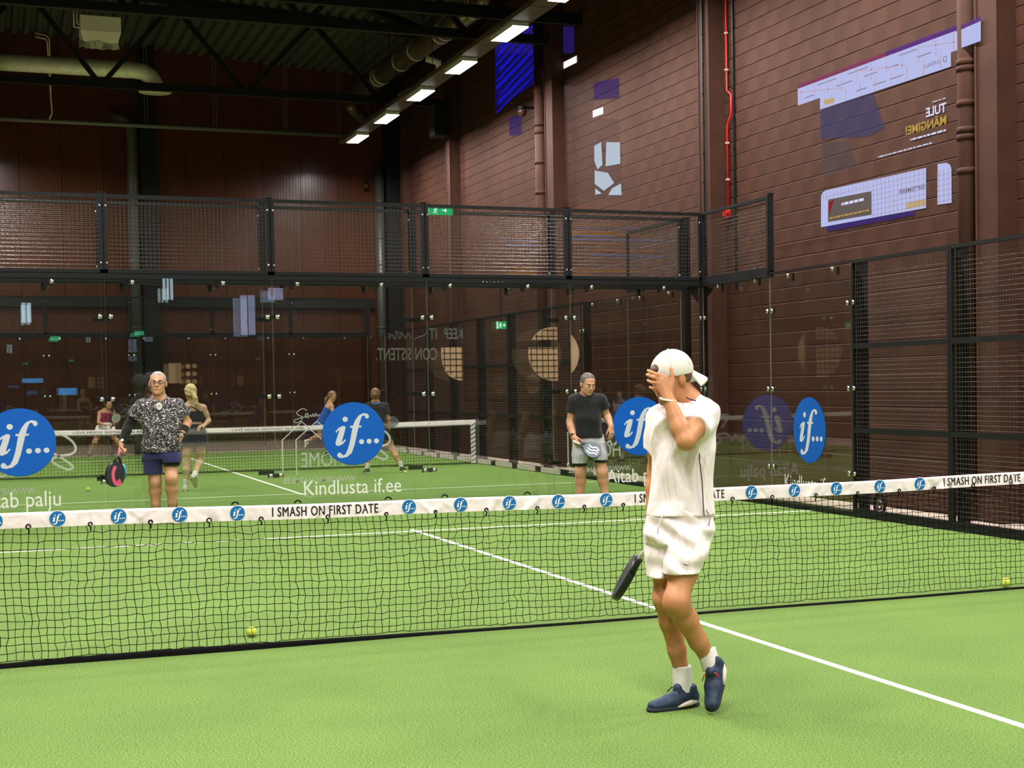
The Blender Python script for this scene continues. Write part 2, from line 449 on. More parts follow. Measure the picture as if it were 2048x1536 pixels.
MB().tube([(0.05, 0, 0.5), (0.05, 0, 1.95), (-0.02, 0, 2.05), (-0.28, 0, 2.10)], 0.014, 6).build('pipe_bend', M_cream, e, True)
tag(e, 'thin pale conduit dropping past the silver duct at the left', 'conduit')

# ---- lamp rows
M_diff = emit_mat('lamp_diffuser', (1.0, 0.97, 0.92), 9.0)
M_tray = mat('brown_lamp_tray', (0.075, 0.055, 0.042), 0.5)
def tray(x, label):
    e = empty('lamp_tray', (x, 0, 7.86))
    y = -18.5
    while y < 29.4:
        b = MB(); b.box((-0.20, y + 0.015, -0.02), (0.20, y + 1.485, 0.02)); b.box((-0.20, y + 0.015, 0.02), (-0.185, y + 1.485, 0.07)); b.box((0.185, y + 0.015, 0.02), (0.20, y + 1.485, 0.07))
        b.build('tray_length', M_tray, e); y += 1.5
    y = -9.5
    while y < 29.4:
        MB().tube([(-0.19, y, 0.05), (-0.19, y, roofz(x) - 7.86)], 0.007, 5).build('hanger_rod', M_dark, e); y += 3.0
    tag(e, label, 'cable tray')
def lamp(x, y, label, group):
    e = empty('ceiling_lamp', (x, y, 7.78))
    b = MB(); b.box((-0.155, -0.60, -0.01), (0.155, 0.60, 0.055)); b.box((-0.16, -0.61, -0.03), (-0.148, 0.61, 0.0)); b.box((0.148, -0.61, -0.03), (0.16, 0.61, 0.0))
    b.build('housing', mat('white_lamp_housing', (0.6, 0.6, 0.58), 0.5), e)
    MB().box((-0.145, -0.59, -0.028), (0.145, 0.59, -0.012)).build('diffuser', M_diff, e)
    ld = bpy.data.lights.new('lamp_light', 'AREA'); ld.shape = 'RECTANGLE'; ld.size = 0.28; ld.size_y = 1.16; ld.energy = LAMP_W; ld.color = LAMP_COL; ld.spread = math.radians(166)
    lo = bpy.data.objects.new('lamp_light', ld); COL.objects.link(lo); lo.parent = e; lo.location = (0, 0, -0.034)
    tag(e, label, 'lamp', group)
tray(4.27, 'brown perforated tray carrying the row of bright ceiling lamps on the right')
tray(-4.27, 'brown lamp tray over the left side of the courts, out of view')
order = ['sixth', 'fifth', 'fourth', 'third', 'second', 'first']
for k in range(-10, 6):
    y = 13.2 + 3.0 * k
    nth = ['first', 'second', 'third', 'fourth', 'fifth', 'sixth', 'seventh', 'eighth', 'ninth', 'tenth', 'eleventh', 'twelfth', 'thirteenth', 'fourteenth', 'fifteenth', 'sixteenth'][5 - k]
    lb = 'bright rectangular ceiling lamp, %s from the far end of the right row' % nth
    lamp(4.27, y, lb, 'lamps of the right row')
    lamp(-4.27, y, 'rectangular ceiling lamp beyond the left edge, %s from the far end of its row' % nth, 'lamps of the left row')

# ---- things on the right wall
def drain(y, z0, z1, joints, label):
    e = empty('drain_pipe', (5.985, y, z0)); H = z1 - z0
    MB().tube([(0, 0, 0), (0, 0, H)], 0.125, 16).build('pipe', M_col, e, True)
    for z in joints: MB().tube([(0, 0, z - z0), (0, 0, z - z0 + 0.05), (0, 0, z - z0 + 0.07)], [0.138, 0.14, 0.126], 16).build('wrap_joint', M_col, e, True)
    tag(e, label, 'drain pipe')
drain(5.05, 0, 9.6, (3.9, 4.28, 4.36, 4.66, 5.05, 5.12, 5.9), 'fat wrapped drain pipe beside the nearest column on the right wall')
drain(19.45, 0, 9.6, (5.4, 6.0, 6.6, 6.75, 7.4), 'fat wrapped drain pipe beside the third column on the right wall')
def alarm_pipe(y, z0, z1, zj, label):
    e = empty('alarm_pipe', (6.10, y, z0)); H = z1 - z0; j = zj - z0
    MB().tube([(0, 0, 0.05), (0, 0, j - 0.28), (0, -0.06, j - 0.2), (0, -0.14, j - 0.12), (0, -0.14, j + 0.16), (0, -0.06, j + 0.22), (0, 0, j + 0.25), (0, 0, H)], 0.015, 6).build('red_pipe', M_red, e, True)
    z = 0.5
    while z < H:
        if abs(z - j) > 0.45: MB().box((-0.024, -0.022, z), (0.02, 0.022, z + 0.025)).build('pipe_clip', mat('pale_clip', (0.6, 0.4, 0.36), 0.4), e)
        z += 0.55
    b = MB(); b.tube([(-0.06, 0.035, 0.0), (-0.02, 0.035, 0.0)], [0.05, 0.06], 12); b.tube([(-0.06, -0.03, 0.03), (-0.02, -0.03, 0.03)], [0.05, 0.06], 12); b.box((-0.05, -0.03, -0.05), (0.03, 0.04, 0.04))
    b.build('alarm_sounder', M_red, e)
    tag(e, label, 'alarm pipe')
alarm_pipe(11.37, 4.15, 9.2, 5.75, 'red alarm pipe with a sounder on the near block wall, right of a column')
alarm_pipe(25.98, 4.27, 8.9, 6.1, 'red alarm pipe beside the far column on the block wall')
for y, lb in ((11.19, 'thin black cable run down the block wall beside the red pipe'), (11.74, 'thin black cable run down the face of the second column')):
    xx = 6.12 if y < 11.5 else 5.875
    e = empty('cable_run', (xx, y, 0))
    MB().box((-0.012, -0.02, 3.0), (0.01, 0.02, 9.3)).build('cable', M_steel, e)
    z = 3.3
    while z < 9: MB().box((-0.02, -0.026, z), (0.012, 0.026, z + 0.02)).build('cable_tie', M_steel, e); z += 0.45
    tag(e, lb, 'cable')
e = empty('loudspeaker', (5.72, 25.75, 7.5))
MB().box((-0.22, -0.28, 0.0), (0.10, 0.22, 0.75)).build('cabinet', M_steel, e); MB().box((-0.232, -0.25, 0.03), (-0.22, 0.19, 0.72)).build('front_grille', mat('speaker_grille', (0.05, 0.05, 0.05), 0.35, 0.4), e)
MB().box((0.10, -0.05, 0.2), (0.19, 0.08, 0.45)).build('bracket', M_steel, e)
tag(e, 'black box loudspeaker on the far column of the right wall', 'loudspeaker')
def dome_cam(loc, label, d):
    e = empty('dome_camera', loc)
    MB().tube([(0, 0, 0.12), (0, 0, 0.05)], 0.07, 14).build('mount', M_steel, e, True)
    MB().tube([(0, 0, 0.05), (0, 0, 0.0), (0, 0, -0.05), (0, 0, -0.085), (0, 0, -0.1)], [0.085, 0.09, 0.075, 0.045, 0.005], 16).build('dome', mat('dark_dome', (0.05, 0.02, 0.015), 0.1), e, True)
    MB().beam((0, 0, 0.1), d, 0.05, 0.05).build('arm', M_steel, e)
    tag(e, label, 'camera')
dome_cam((5.22, 31.4, 7.05), 'small dark dome camera on the far maroon wall', (0, 0.2, 0.1))
dome_cam((5.75, 19.9, 7.1), 'small dome camera beside the drain pipe on the right wall', (0.4, 0, 0.1))
# green exit sign on a post of the far court's mesh
def exit_sign(loc, w, h, label, m, hang=None):
    e = empty('exit_sign', loc)
    MB().box((-w/2, -0.02, -h/2), (w/2, 0.02, h/2)).build('light_box', m, e)
    W = emit_mat('sign_white', (0.75, 0.95, 0.85), 1.3)
    b = MB(); b.box((-w/2, -0.024, -h/2), (-w*0.39, -0.021, h/2)); b.build('white_end', W, e)
    # running figure and arrow
    b = MB(); x = -w*0.13; s = h
    b.add([(x + q[0]*s, -0.023, q[1]*s) for q in disc2d(0.09, 10)], [tuple(range(10))]); 
    for i in range(len(b.v)): b.v[i] = (b.v[i][0] + 0.06*s, b.v[i][1], b.v[i][2] + 0.30*s)
    for a, c, ww in (((0.0, 0.2), (-0.06, -0.1), 0.14), ((-0.06, -0.1), (0.10, -0.22), 0.08), ((0.10, -0.22), (0.05, -0.42), 0.08), ((-0.06, -0.1), (-0.16, -0.28), 0.08), ((-0.16, -0.28), (-0.34, -0.3), 0.07), ((0.02, 0.16), (0.2, 0.02), 0.06), ((0.0, 0.18), (-0.2, 0.05), 0.06)):
        v2, f2 = ribbon([a, c], ww); b.add([(x + q[0]*s, -0.0235, q[1]*s) for q in v2], f2)
    x = w*0.2
    for a, c, ww in (((-0.3, 0), (0.2, 0), 0.10), ((0.05, 0.2), (0.25, 0.0), 0.09), ((0.05, -0.2), (0.25, 0.0), 0.09)):
        v2, f2 = ribbon([a, c], ww); b.add([(x + q[0]*s, -0.0235, q[1]*s) for q in v2], f2)
    b.build('running_figure', W, e)
    MB().box((-0.03, 0.02, -0.02), (0.03, 0.075, 0.02)).build('bracket', M_steel, e)
    if hang: MB().box((-0.006, -0.006, h/2), (0.006, 0.006, hang - loc[2])).build('hanger', M_steel, e)
    tag(e, label, 'exit sign')
    
M_green = emit_mat('sign_green', (0.02, 0.42, 0.13), 1.0)
exit_sign((1.36, 10.62, 3.975), 0.38, 0.115, 'green exit sign hung behind the top mesh beside a post', M_green)

# ---- mirrored web page: a glass reflection imitated by glowing panels on the right wall
XA = XW - 0.014
PJ = empty('imitated_reflection', (XA, 7.1, 4.6))
def prect(name, pts, m, dx=0.0, parent=None):
    b = MB(); n = len(pts)
    b.add([(-dx, p[0] - 7.1, p[1] - 4.6) for p in pts], [tuple(range(n))]); return b.build(name, m, parent or PJ)
LAV = emit_mat('reflected_white', (0.56, 0.61, 0.98), 1.0, 0.82)
LAV2 = emit_mat('reflected_lavender', (0.50, 0.54, 0.90), 0.72, 0.55)
PINK = emit_mat('reflected_pink', (0.50, 0.11, 0.24), 0.55, 0.75); PURP = emit_mat('reflected_purple', (0.22, 0.07, 0.42), 0.6, 0.8)
BLUP = emit_mat('reflected_blue', (0.14, 0.18, 0.46), 0.45, 0.45); GOLD = emit_mat('reflected_gold', (0.72, 0.46, 0.10), 0.75, 0.85)
INK = mat('reflected_dark', (0.05, 0.04, 0.08), 0.7); BAN = mat('reflected_banner_dark', (0.035, 0.02, 0.018), 0.6)
bar = prect('browser_bar', [(9.25, 5.41), (9.25, 5.64), (4.98, 5.62), (4.98, 5.39), (5.6, 5.395)], LAV)
prect('tab_strip', [(9.25, 5.64), (9.25, 5.70), (7.0, 5.69), (7.0, 5.63)], PINK); prect('tab_strip', [(7.0, 5.63), (7.0, 5.69), (4.98, 5.68), (4.98, 5.62)], PURP)
b = MB(); b.add([(5.868 - XA, p[0] - 7.1, p[1] - 4.6) for p in ((5.11, 5.305), (5.115, 5.505), (4.643, 5.523), (4.646, 5.306))], [(0, 1, 2, 3)]); b.build('browser_bar', LAV, PJ)  # strip of the same imitated reflection, standing off the wall before the drain pipe
b = MB(); b.add([(5.868 - XA, p[0] - 7.1, p[1] - 4.6) for p in ((5.115, 5.505), (5.114, 5.551), (4.643, 5.573), (4.643, 5.523))], [(0, 1, 2, 3)]); b.build('tab_strip', PURP, PJ)
page = prect('page_header', [(8.64, 5.25), (8.64, 5.41), (5.6, 5.395), (5.6, 5.23)], LAV)
prect('reflected_button', [(8.53, 5.29), (8.53, 5.36), (8.26, 5.35), (8.26, 5.28)], GOLD, 0.002, )
prect('page_photo', [(8.64, 4.85), (8.64, 5.24), (7.3, 5.23), (7.05, 4.75), (7.41, 4.70)], BLUP)
prect('page_photo', [(8.64, 4.38), (8.64, 4.80), (7.9, 4.72), (7.75, 4.35)], emit_mat('reflected_haze', (0.30, 0.27, 0.34), 0.4, 0.28))
low = prect('lower_page', [(8.65, 3.67), (8.64, 4.09), (8.60, 4.13), (8.52, 4.15), (6.13, 4.13), (6.14, 3.65)], LAV)
prect('side_page', [(5.90, 3.66), (5.89, 4.14), (5.71, 4.13), (5.64, 4.10), (5.61, 4.05), (5.61, 3.65)], LAV)
prect('taskbar', [(8.5, 3.60), (8.5, 3.67), (6.39, 3.645), (6.39, 3.59)], emit_mat('reflected_taskbar', (0.10, 0.06, 0.40), 0.5, 0.7), 0.001)
ban = prect('cookie_banner', [(8.46, 3.72), (8.45, 4.02), (7.36, 4.0), (7.36, 3.70)], BAN, 0.002)
prect('reflected_note', [(6.56, 3.68), (6.56, 3.76), (6.14, 3.76), (6.14, 3.68)], GOLD, 0.002)
prect('red_flash', [(8.43, 3.80), (8.43, 3.98), (8.30, 4.0), (8.40, 3.86)], emit_mat('reflected_red', (0.5, 0.03, 0.06), 0.5), 0.003)
def ptext(name, body, yr, yl, z, h, m, bold=0.0, dx=0.003):
    """mirrored lettering: first letter at the right end (small y), running to the left (large y)"""
    a, fs = fit_text(body, yl - yr, h, bold=bold); b = MB()
    b.add([(-dx, (yr + p[0]) - 7.1, z + p[1] - 4.6) for p in a], fs); return b.build(name, m, PJ)
WHT = emit_mat('reflected_text_white', (0.72, 0.74, 1.0), 0.95)
ptext('heading', 'TULE', 5.70, 6.12, 4.73, 0.105, WHT, 0.025); ptext('heading', 'MÄNGIME!', 5.70, 6.56, 4.585, 0.125, GOLD, 0.025)
def dashes(name, yr, yl, z, h, m):
    y = yr
    while y < yl:
        l = random.uniform(0.05, 0.12); prect(name, [(min(y + l, yl), z), (min(y + l, yl), z + h), (y, z + h), (y, z)], m, 0.003); y += l + 0.02
dashes('small_line', 5.71, 6.46, 4.50, 0.022, WHT); dashes('small_line', 5.71, 6.0, 4.88, 0.010, WHT); dashes('small_line', 6.0, 7.2, 4.40, 0.014, WHT)
ptext('reflected_logo_text', 'UUESALU', 5.80, 6.15, 5.315, 0.045, INK, 0.015); ptext('reflected_logo_mark', 'D', 5.68, 5.76, 5.305, 0.07, INK, 0.01)
ptext('month_heading', 'SEPTEMBER', 6.15, 6.73, 3.885, 0.05, INK, 0.02)
dashes('reflected_banner_line', 7.55, 8.1, 3.90, 0.035, WHT); dashes('reflected_banner_line', 7.42, 8.42, 3.755, 0.022, GOLD)
for i, (y0, y1, z) in enumerate(((5.1, 5.35, 5.585), (6.3, 6.7, 5.57), (7.4, 7.9, 5.575), (8.2, 8.7, 5.58), (5.3, 5.42, 5.47), (6.0, 6.3, 5.47), (6.7, 6.95, 5.47), (7.2, 7.5, 5.47), (7.8, 8.2, 5.475), (8.8, 9.05, 5.47), (6.6, 6.9, 5.32), (7.0, 7.3, 5.32), (7.45, 7.7, 5.32))):
    prect('menu_item', [(y1, z), (y1, z + 0.014), (y0, z + 0.013), (y0, z - 0.001)], INK, 0.003)
# dark bars painted for the mesh lines reflected across the web page
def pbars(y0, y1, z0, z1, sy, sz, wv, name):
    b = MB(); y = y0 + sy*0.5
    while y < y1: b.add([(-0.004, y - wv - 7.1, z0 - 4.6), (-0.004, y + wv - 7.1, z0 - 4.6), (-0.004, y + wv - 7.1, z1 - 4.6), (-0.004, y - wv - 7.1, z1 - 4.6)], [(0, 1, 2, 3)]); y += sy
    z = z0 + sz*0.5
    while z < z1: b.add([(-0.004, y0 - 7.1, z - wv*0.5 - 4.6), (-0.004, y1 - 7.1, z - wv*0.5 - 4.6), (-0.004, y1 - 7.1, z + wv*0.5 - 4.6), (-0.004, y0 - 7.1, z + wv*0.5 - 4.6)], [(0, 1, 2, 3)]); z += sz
    o = b.build(name, mat('reflected_mesh_bar', (0.16, 0.09, 0.12), 0.7), PJ); o['kind'] = 'stuff'
pbars(5.0, 9.25, 5.41, 5.62, 0.36, 9, 0.008, 'reflected_frame_bars'); pbars(5.62, 8.63, 5.25, 5.41, 0.36, 9, 0.008, 'reflected_frame_bars')
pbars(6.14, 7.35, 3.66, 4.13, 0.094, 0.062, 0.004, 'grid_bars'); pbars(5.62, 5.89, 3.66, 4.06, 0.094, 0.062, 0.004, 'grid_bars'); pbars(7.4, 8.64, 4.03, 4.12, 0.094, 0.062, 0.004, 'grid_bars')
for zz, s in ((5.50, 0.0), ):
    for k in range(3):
        y0 = 9.2 - k*1.5; prect('reflected_frame_bar', [(y0, 5.585), (y0 - 1.15, 5.44), (y0 - 1.15, 5.43), (y0, 5.575)], mat('reflected_mesh_bar', (0, 0, 0)), 0.004)
tag(PJ, 'mirrored web page reflection imitated by glowing panels on the brown block wall', 'imitated reflection')

# ---- second, blue glass reflection, imitated by glowing quads high on the same wall
P2 = empty('imitated_reflection', (XA, 19.0, 7.0))
def q2(name, pts, m, dx=0.0):
    b = MB(); b.add([(-dx, p[0] - 19.0, p[1] - 7.0) for p in pts], [tuple(range(len(pts)))]); return b.build(name, m, P2)
DB = emit_mat('blue_glow', (0.012, 0.012, 0.75), 0.9, 0.55); DB2 = emit_mat('violet_glow', (0.06, 0.03, 0.42), 0.5, 0.42); WG = emit_mat('reflected_window', (0.62, 0.72, 0.85), 0.85, 0.85); HZ = emit_mat('painted_haze', (0.34, 0.24, 0.22), 0.5, 0.22)
q2('blue_area', [(22.85, 7.7), (22.8, 9.3), (19.7, 8.5), (19.7, 7.75)], emit_mat('blue_wash', (0.02, 0.015, 0.45), 0.5, 0.35))
for k in range(9):
    z0 = 7.55 + k*0.17; y0 = 22.75 - 0.12*(k % 3)
    q2('blue_stripe', [(y0, z0 + 0.02), (y0, z0 + 0.08 + 0.03*(k % 2)), (20.1 - 0.2*(k % 2), z0 + 0.42 + 0.03*(k % 2)), (20.1 - 0.2*(k % 2), z0 + 0.38)], DB, 0.001)
q2('violet_area', [(22.8, 9.5), (17.9, 8.4), (17.9, 7.9), (22.8, 8.9)], DB2)
q2('violet_area', [(16.95, 6.84), (16.92, 7.16), (15.71, 7.02), (15.73, 6.67)], DB2)
q2('violet_area', [(21.9, 6.95), (21.9, 7.35), (21.1, 7.25), (21.1, 6.85)], DB2)
q2('pale_area', [(19.0, 5.2), (19.0, 7.5), (17.0, 7.1), (16.95, 4.95)], HZ); q2('pale_area', [(16.95, 5.0), (16.95, 6.5), (15.7, 6.3), (15.66, 4.9)], HZ)
for pts in ([(16.95, 5.72), (16.95, 6.0), (16.6, 6.02), (16.55, 5.6), (16.8, 5.55)], [(16.4, 5.55), (16.35, 5.98), (15.7, 5.88), (15.7, 5.5)], [(16.95, 5.3), (16.95, 5.55), (16.3, 5.42), (16.0, 5.2), (16.5, 5.12)], [(16.3, 5.02), (16.1, 5.12), (15.68, 5.15), (15.66, 4.94)], [(16.93, 5.1), (16.93, 5.22), (16.6, 5.08)]):
    q2('window_reflection', pts, WG, 0.001)
for y0, y1, z0 in ((17.78, 18.6, 7.72), (16.47, 17.0, 6.53), (18.97, 19.3, 7.74)):
    q2('lamp_reflection', [(y1, z0), (y1, z0 + 0.13), (y0, z0 + 0.11), (y0, z0 - 0.02)], emit_mat('reflected_lamp', (1, 0.97, 0.95), 1.0), 0.001)
for c, pts in [('o', [(21.61, 4.769), (21.61, 4.801), (18.84, 4.507), (18.84, 4.478)]), ('w', [(22.65, 4.786), (22.65, 4.807), (18.7, 4.411), (18.7, 4.391)]), ('o', [(20.47, 4.765), (20.47, 4.795), (15.87, 4.314), (15.87, 4.288)]), ('b', [(20.64, 4.698), (20.63, 4.729), (15.99, 4.255), (15.99, 4.228)]), ('b', [(22.31, 4.64), (22.3, 4.672), (18.57, 4.306), (18.57, 4.277)]), ('b', [(19.13, 4.475), (19.13, 4.504), (13.8, 3.98), (13.8, 3.955)]), ('o', [(18.42, 4.501), (18.42, 4.539), (14.42, 4.126), (14.42, 4.093)]), ('o', [(18.29, 4.32), (18.29, 4.349), (15.76, 4.091), (15.76, 4.064)]), ('b', [(20.66, 4.337), (20.65, 4.368), (18.57, 4.161), (18.57, 4.132)]), ('o', [(21.65, 4.07), (21.65, 4.102), (18.59, 3.841), (18.59, 3.812)]), ('o', [(22.34, 4.035), (22.34, 4.067), (17.25, 3.666), (17.25, 3.638)]), ('o', [(18.31, 3.801), (18.31, 3.83), (14.65, 3.529), (14.65, 3.504)]), ('o', [(16.98, 4.072), (16.97, 4.099), (14.01, 3.816), (14.01, 3.791)]), ('b', [(17.23, 4.001), (17.23, 4.029), (13.81, 3.715), (13.81, 3.691)]), ('o', [(19.41, 4.78), (19.41, 4.81), (15.75, 4.409), (15.75, 4.383)]), ('b', [(18.0, 4.595), (18.0, 4.614), (14.41, 4.228), (14.41, 4.211)])]:
    q2('reflected_streak', pts, emit_mat('orange_glow', (0.42, 0.17, 0.02), 0.7, 0.6) if c == 'o' else emit_mat('steel_blue_glow', (0.16, 0.21, 0.48), 0.7, 0.55), 0.001)  # coloured reflections in the mesh, painted as glowing streaks on the wall
tag(P2, 'blue and violet reflection with window shapes, imitated by glowing quads on the block wall', 'imitated reflection')

# ---- lit things on the wall behind the camera, seen only as reflections in the back glass
YR = YB + 0.02
def lit_frame(x0, x1, z0, z1, name, m, label, cat, bars=2):
    e = empty(name, ((x0 + x1)/2, YR, z0)); w = (x1 - x0)/2; h = z1 - z0
    MB().box((-w, 0.0, 0), (w, 0.02, h)).build('lit_pane', m, e)
    b = MB(); b.box((-w - 0.03, 0, -0.03), (w + 0.03, 0.05, 0.0)); b.box((-w - 0.03, 0, h), (w + 0.03, 0.05, h + 0.03)); b.box((-w - 0.03, 0, 0), (-w, 0.05, h)); b.box((w, 0, 0), (w + 0.03, 0.05, h)); b.build('frame', M_steel, e)
    for k in range(bars):
        xx = -w + 2*w*(k + 1)/(bars + 1); MB().box((xx - 0.015, 0.02, 0), (xx + 0.015, 0.035, h)).build('glazing_bar', M_steel, e)
    tag(e, label, cat)
DAY = emit_mat('daylight_pane', (0.62, 0.85, 1.0), 4.5); LAVW = emit_mat('lavender_pane', (0.55, 0.62, 1.0), 2.6); SCRB = emit_mat('blue_screen', (0.06, 0.35, 0.85), 3.0); LITT = emit_mat('lit_tan', (0.85, 0.55, 0.30), 1.5)
lit_frame(-3.39, -3.12, 3.67, 4.26, 'wall_window', DAY, 'narrow bright window reflected at the left edge of the glass', 'window', 1)
lit_frame(0.63, 0.94, 4.37, 5.09, 'wall_window', DAY, 'tall bright window reflected above the man with glasses', 'window', 2)
lit_frame(2.93, 3.39, 3.30, 4.53, 'wall_window', LAVW, 'lavender window reflected in the glass left of the middle joint', 'window', 1)
lit_frame(3.80, 4.27, 4.39, 4.77, 'wall_window', LAVW, 'small lavender window reflected at the middle glass joint', 'window', 0)
lit_frame(-2.42, -1.89, 1.52, 1.73, 'wall_screen', SCRB, 'wide blue screen reflected left of the crouching woman', 'screen', 0)
lit_frame(-3.41, -2.83, 1.90, 2.03, 'wall_screen', SCRB, 'thin blue screen reflected above the left blue disc', 'screen', 0)
lit_frame(0.75, 1.12, 1.83, 2.45, 'lit_door_panel', LITT, 'tan lit panel reflected right of the man with glasses', 'panel', 0)
e = empty('disc_lamp_cluster', (1.42, YR, 1.75))
for i, (dx, dz) in enumerate(((-0.10, 0.60), (0.10, 0.60), (-0.10, 0.36), (0.10, 0.36), (-0.10, 0.12), (0.10, 0.12))):
    MB().tube([(dx, 0, dz), (dx, 0.03, dz)], 0.075, 18).build('lamp_disc', LITT, e)
MB().box((-0.2, -0.015, 0.0), (0.2, 0.0, 0.72)).build('back_board', M_steel, e)
tag(e, 'six round tan lamps on a board reflected beside the blonde woman', 'lamp')
for x, z, lb in ((-2.47, 3.21, 'left'), (-0.08, 3.36, 'right')):
    e = empty('exit_sign', (x, YR, z)); MB().box((-0.14, 0, -0.06), (0.14, 0.03, 0.06)).build('light_box', emit_mat('bright_green_sign', (0.1, 0.75, 0.4), 3.0), e); MB().box((-0.15, -0.01, 0.06), (0.15, 0.035, 0.075)).build('top_cover', M_steel, e)
    tag(e, 'small green exit sign reflected high in the glass, the %s one' % lb, 'exit sign')
# ================================================================== the two courts
def turf_mat():
    m = bpy.data.materials.new('artificial_turf'); m.use_nodes = True; nt = m.node_tree; b = nt.nodes['Principled BSDF']
    sock(b, 'Roughness', 0.85); sock(b, 'Specular IOR Level', 0.15)
    tc = nt.nodes.new('ShaderNodeTexCoord')
    def noise(sc, det=2.0):
        n = nt.nodes.new('ShaderNodeTexNoise'); n.inputs['Scale'].default_value = sc; n.inputs['Detail'].default_value = det
        nt.links.new(tc.outputs['Object'], n.inputs['Vector']); return n
    f = noise(115, 2.0); g = noise(0.9, 3); s = noise(420, 1)
    r1 = nt.nodes.new('ShaderNodeValToRGB'); r1.color_ramp.elements[0].position = 0.30; r1.color_ramp.elements[1].position = 0.70
    r1.color_ramp.elements[0].color = (0.050, 0.108, 0.017, 1); r1.color_ramp.elements[1].color = (0.235, 0.362, 0.083, 1)
    nt.links.new(f.outputs['Fac'], r1.inputs['Fac'])
    r2 = nt.nodes.new('ShaderNodeValToRGB'); r2.color_ramp.elements[0].position = 0.35; r2.color_ramp.elements[1].position = 0.65
    r2.color_ramp.elements[0].color = (0.92, 0.92, 0.92, 1); r2.color_ramp.elements[1].color = (1.06, 1.05, 1.04, 1)
    nt.links.new(g.outputs['Fac'], r2.inputs['Fac'])
    mx = nt.nodes.new('ShaderNodeMix'); mx.data_type = 'RGBA'; mx.blend_type = 'MULTIPLY'; mx.inputs['Factor'].default_value = 1
    nt.links.new(r1.outputs['Color'], mx.inputs[6]); nt.links.new(r2.outputs['Color'], mx.inputs[7])
    nt.links.new(mx.outputs[2], b.inputs['Base Color'])
    bp = nt.nodes.new('ShaderNodeBump'); bp.inputs['Strength'].default_value = 0.55; bp.inputs['Distance'].default_value = 0.012
    nt.links.new(s.outputs['Fac'], bp.inputs['Height']); nt.links.new(bp.outputs['Normal'], b.inputs['Normal'])
    return m
M_turf = turf_mat()
M_line = mat('white_line_turf', (0.74, 0.74, 0.66), 0.8, var=0.06, vscale=300)

def turf(y0, y1, yn, label, backs):
    t = MB().box((-5.0, y0, -0.012), (5.0, y1, 0.0)).build('floor_turf', M_turf)
    tag(t, label, kind='structure')
    L = 0.05; h = 0.003
    for s in (-1, 1):
        y = yn + s * 6.95
        MB().box((-5.0, y - L/2, 0.0), (5.0, y + L/2, h)).build('court_line', M_line, t)
    MB().box((-L/2, yn - 7.15, 0.0), (L/2, yn + 7.15, h + 0.0005)).build('court_line', M_line, t)
    return t
turf(-10.0, 10.0, 0.0, 'bright green turf of the near court', True)
turf(YB0, YB0 + 20, YB0 + 10, 'green turf of the far court behind the glass', True)

# ---------------------------------------------------------------- the lettered disc
IF_I = [(890,555),(925,510),(985,478),(1022,484),(1024,510),(1012,560),(972,690),(978,700),(1010,662),(1028,672),(985,725),(930,750),(893,740),(888,700),(940,545),(930,533),(902,572)]
IF_F = [(1345,345),(1340,372),(1318,388),(1296,376),(1288,350),(1268,338),(1245,358),(1218,430),(1206,480),(1243,480),(1236,506),(1198,506),(1143,740),(1102,850),(1042,902),(970,917),(920,906),(905,878),(920,846),(950,840),(966,858),(985,880),(1015,868),(1050,800),(1080,700),(1118,506),(1084,506),(1088,480),(1124,480),(1160,400),(1210,336),(1270,310),(1325,320)]
def nrm(p): return ((p[0] - 1135) / 415.0, -(p[1] - 588) / 425.0)
def circ(cx, cy, r, n=20): return [(cx + r*math.cos(2*PI*k/n), cy + r*math.sin(2*PI*k/n)) for k in range(n)]
IF_SHAPES = [[nrm(p) for p in IF_I], [nrm(p) for p in IF_F]]
for (x, y, r) in ((1023, 388, 36), (1238, 700, 34), (1340, 697, 34), (1440, 695, 34)): IF_SHAPES.append([nrm(p) for p in circ(x, y, r)])
IF_GEO = [tri_fill([s]) for s in IF_SHAPES]
DISC_GEO = tri_fill([disc2d(1.0, 56)])

def logo(parent, origin, ux, uz, n, R=0.40, mats=None, name='logo_disc', off=0.006):
    """blue disc with white italic lettering; n is the face direction"""
    mB, mW = mats or (M_blue, M_decal)
    o = Vector(origin); nn = Vector(n)
    b = MB(); place2d(b, *DISC_GEO, o + nn*off, ux, uz, R, R); place2d(b, *DISC_GEO, o + nn*(off - 0.003), ux, uz, R*1.012, R*1.012)
    d = b.build(name, mB, parent)
    b = MB()
    for g in IF_GEO: place2d(b, *g, o + nn*(off + 0.0015), ux, uz, R, R)
    b.build('logo_lettering', mW, d)
    return d
def lettering(parent, body, x0, x1, z0, h, fn, m=None, name='lettering', bold=0.0, mirror=False):
    """fn(s, z) -> point; text from s=x0 to s=x1"""
    a, fs = fit_text(body, abs(x1 - x0), h, bold=bold)
    iv = sorted((min(a[i][0] for i in f), max(a[i][0] for i in f)) for f in fs); gaps = []; end = iv[0][1]
    for lo, hi in iv:
        if lo > end: gaps.append((lo - end, (lo + end)/2))
        end = max(end, hi)
    cuts = sorted(g[1] for g in sorted(gaps)[len(gaps) - body.count(' '):]) if ' ' in body else []
    for w in range(len(cuts) + 1):                          # one object for each word
        lo = cuts[w - 1] if w else -1e9; hi = cuts[w] if w < len(cuts) else 1e9
        ff = [f for f in fs if lo < a[f[0]][0] < hi]; ids = sorted({i for f in ff for i in f}); mp = {i: k for k, i in enumerate(ids)}; b = MB()
        b.add([fn(x0 + (a[i][0] if x1 > x0 else -a[i][0]), z0 + a[i][1]) for i in ids], [tuple(mp[i] for i in f) for f in ff])
        o = b.build(name, m or M_decal, parent)
    return o

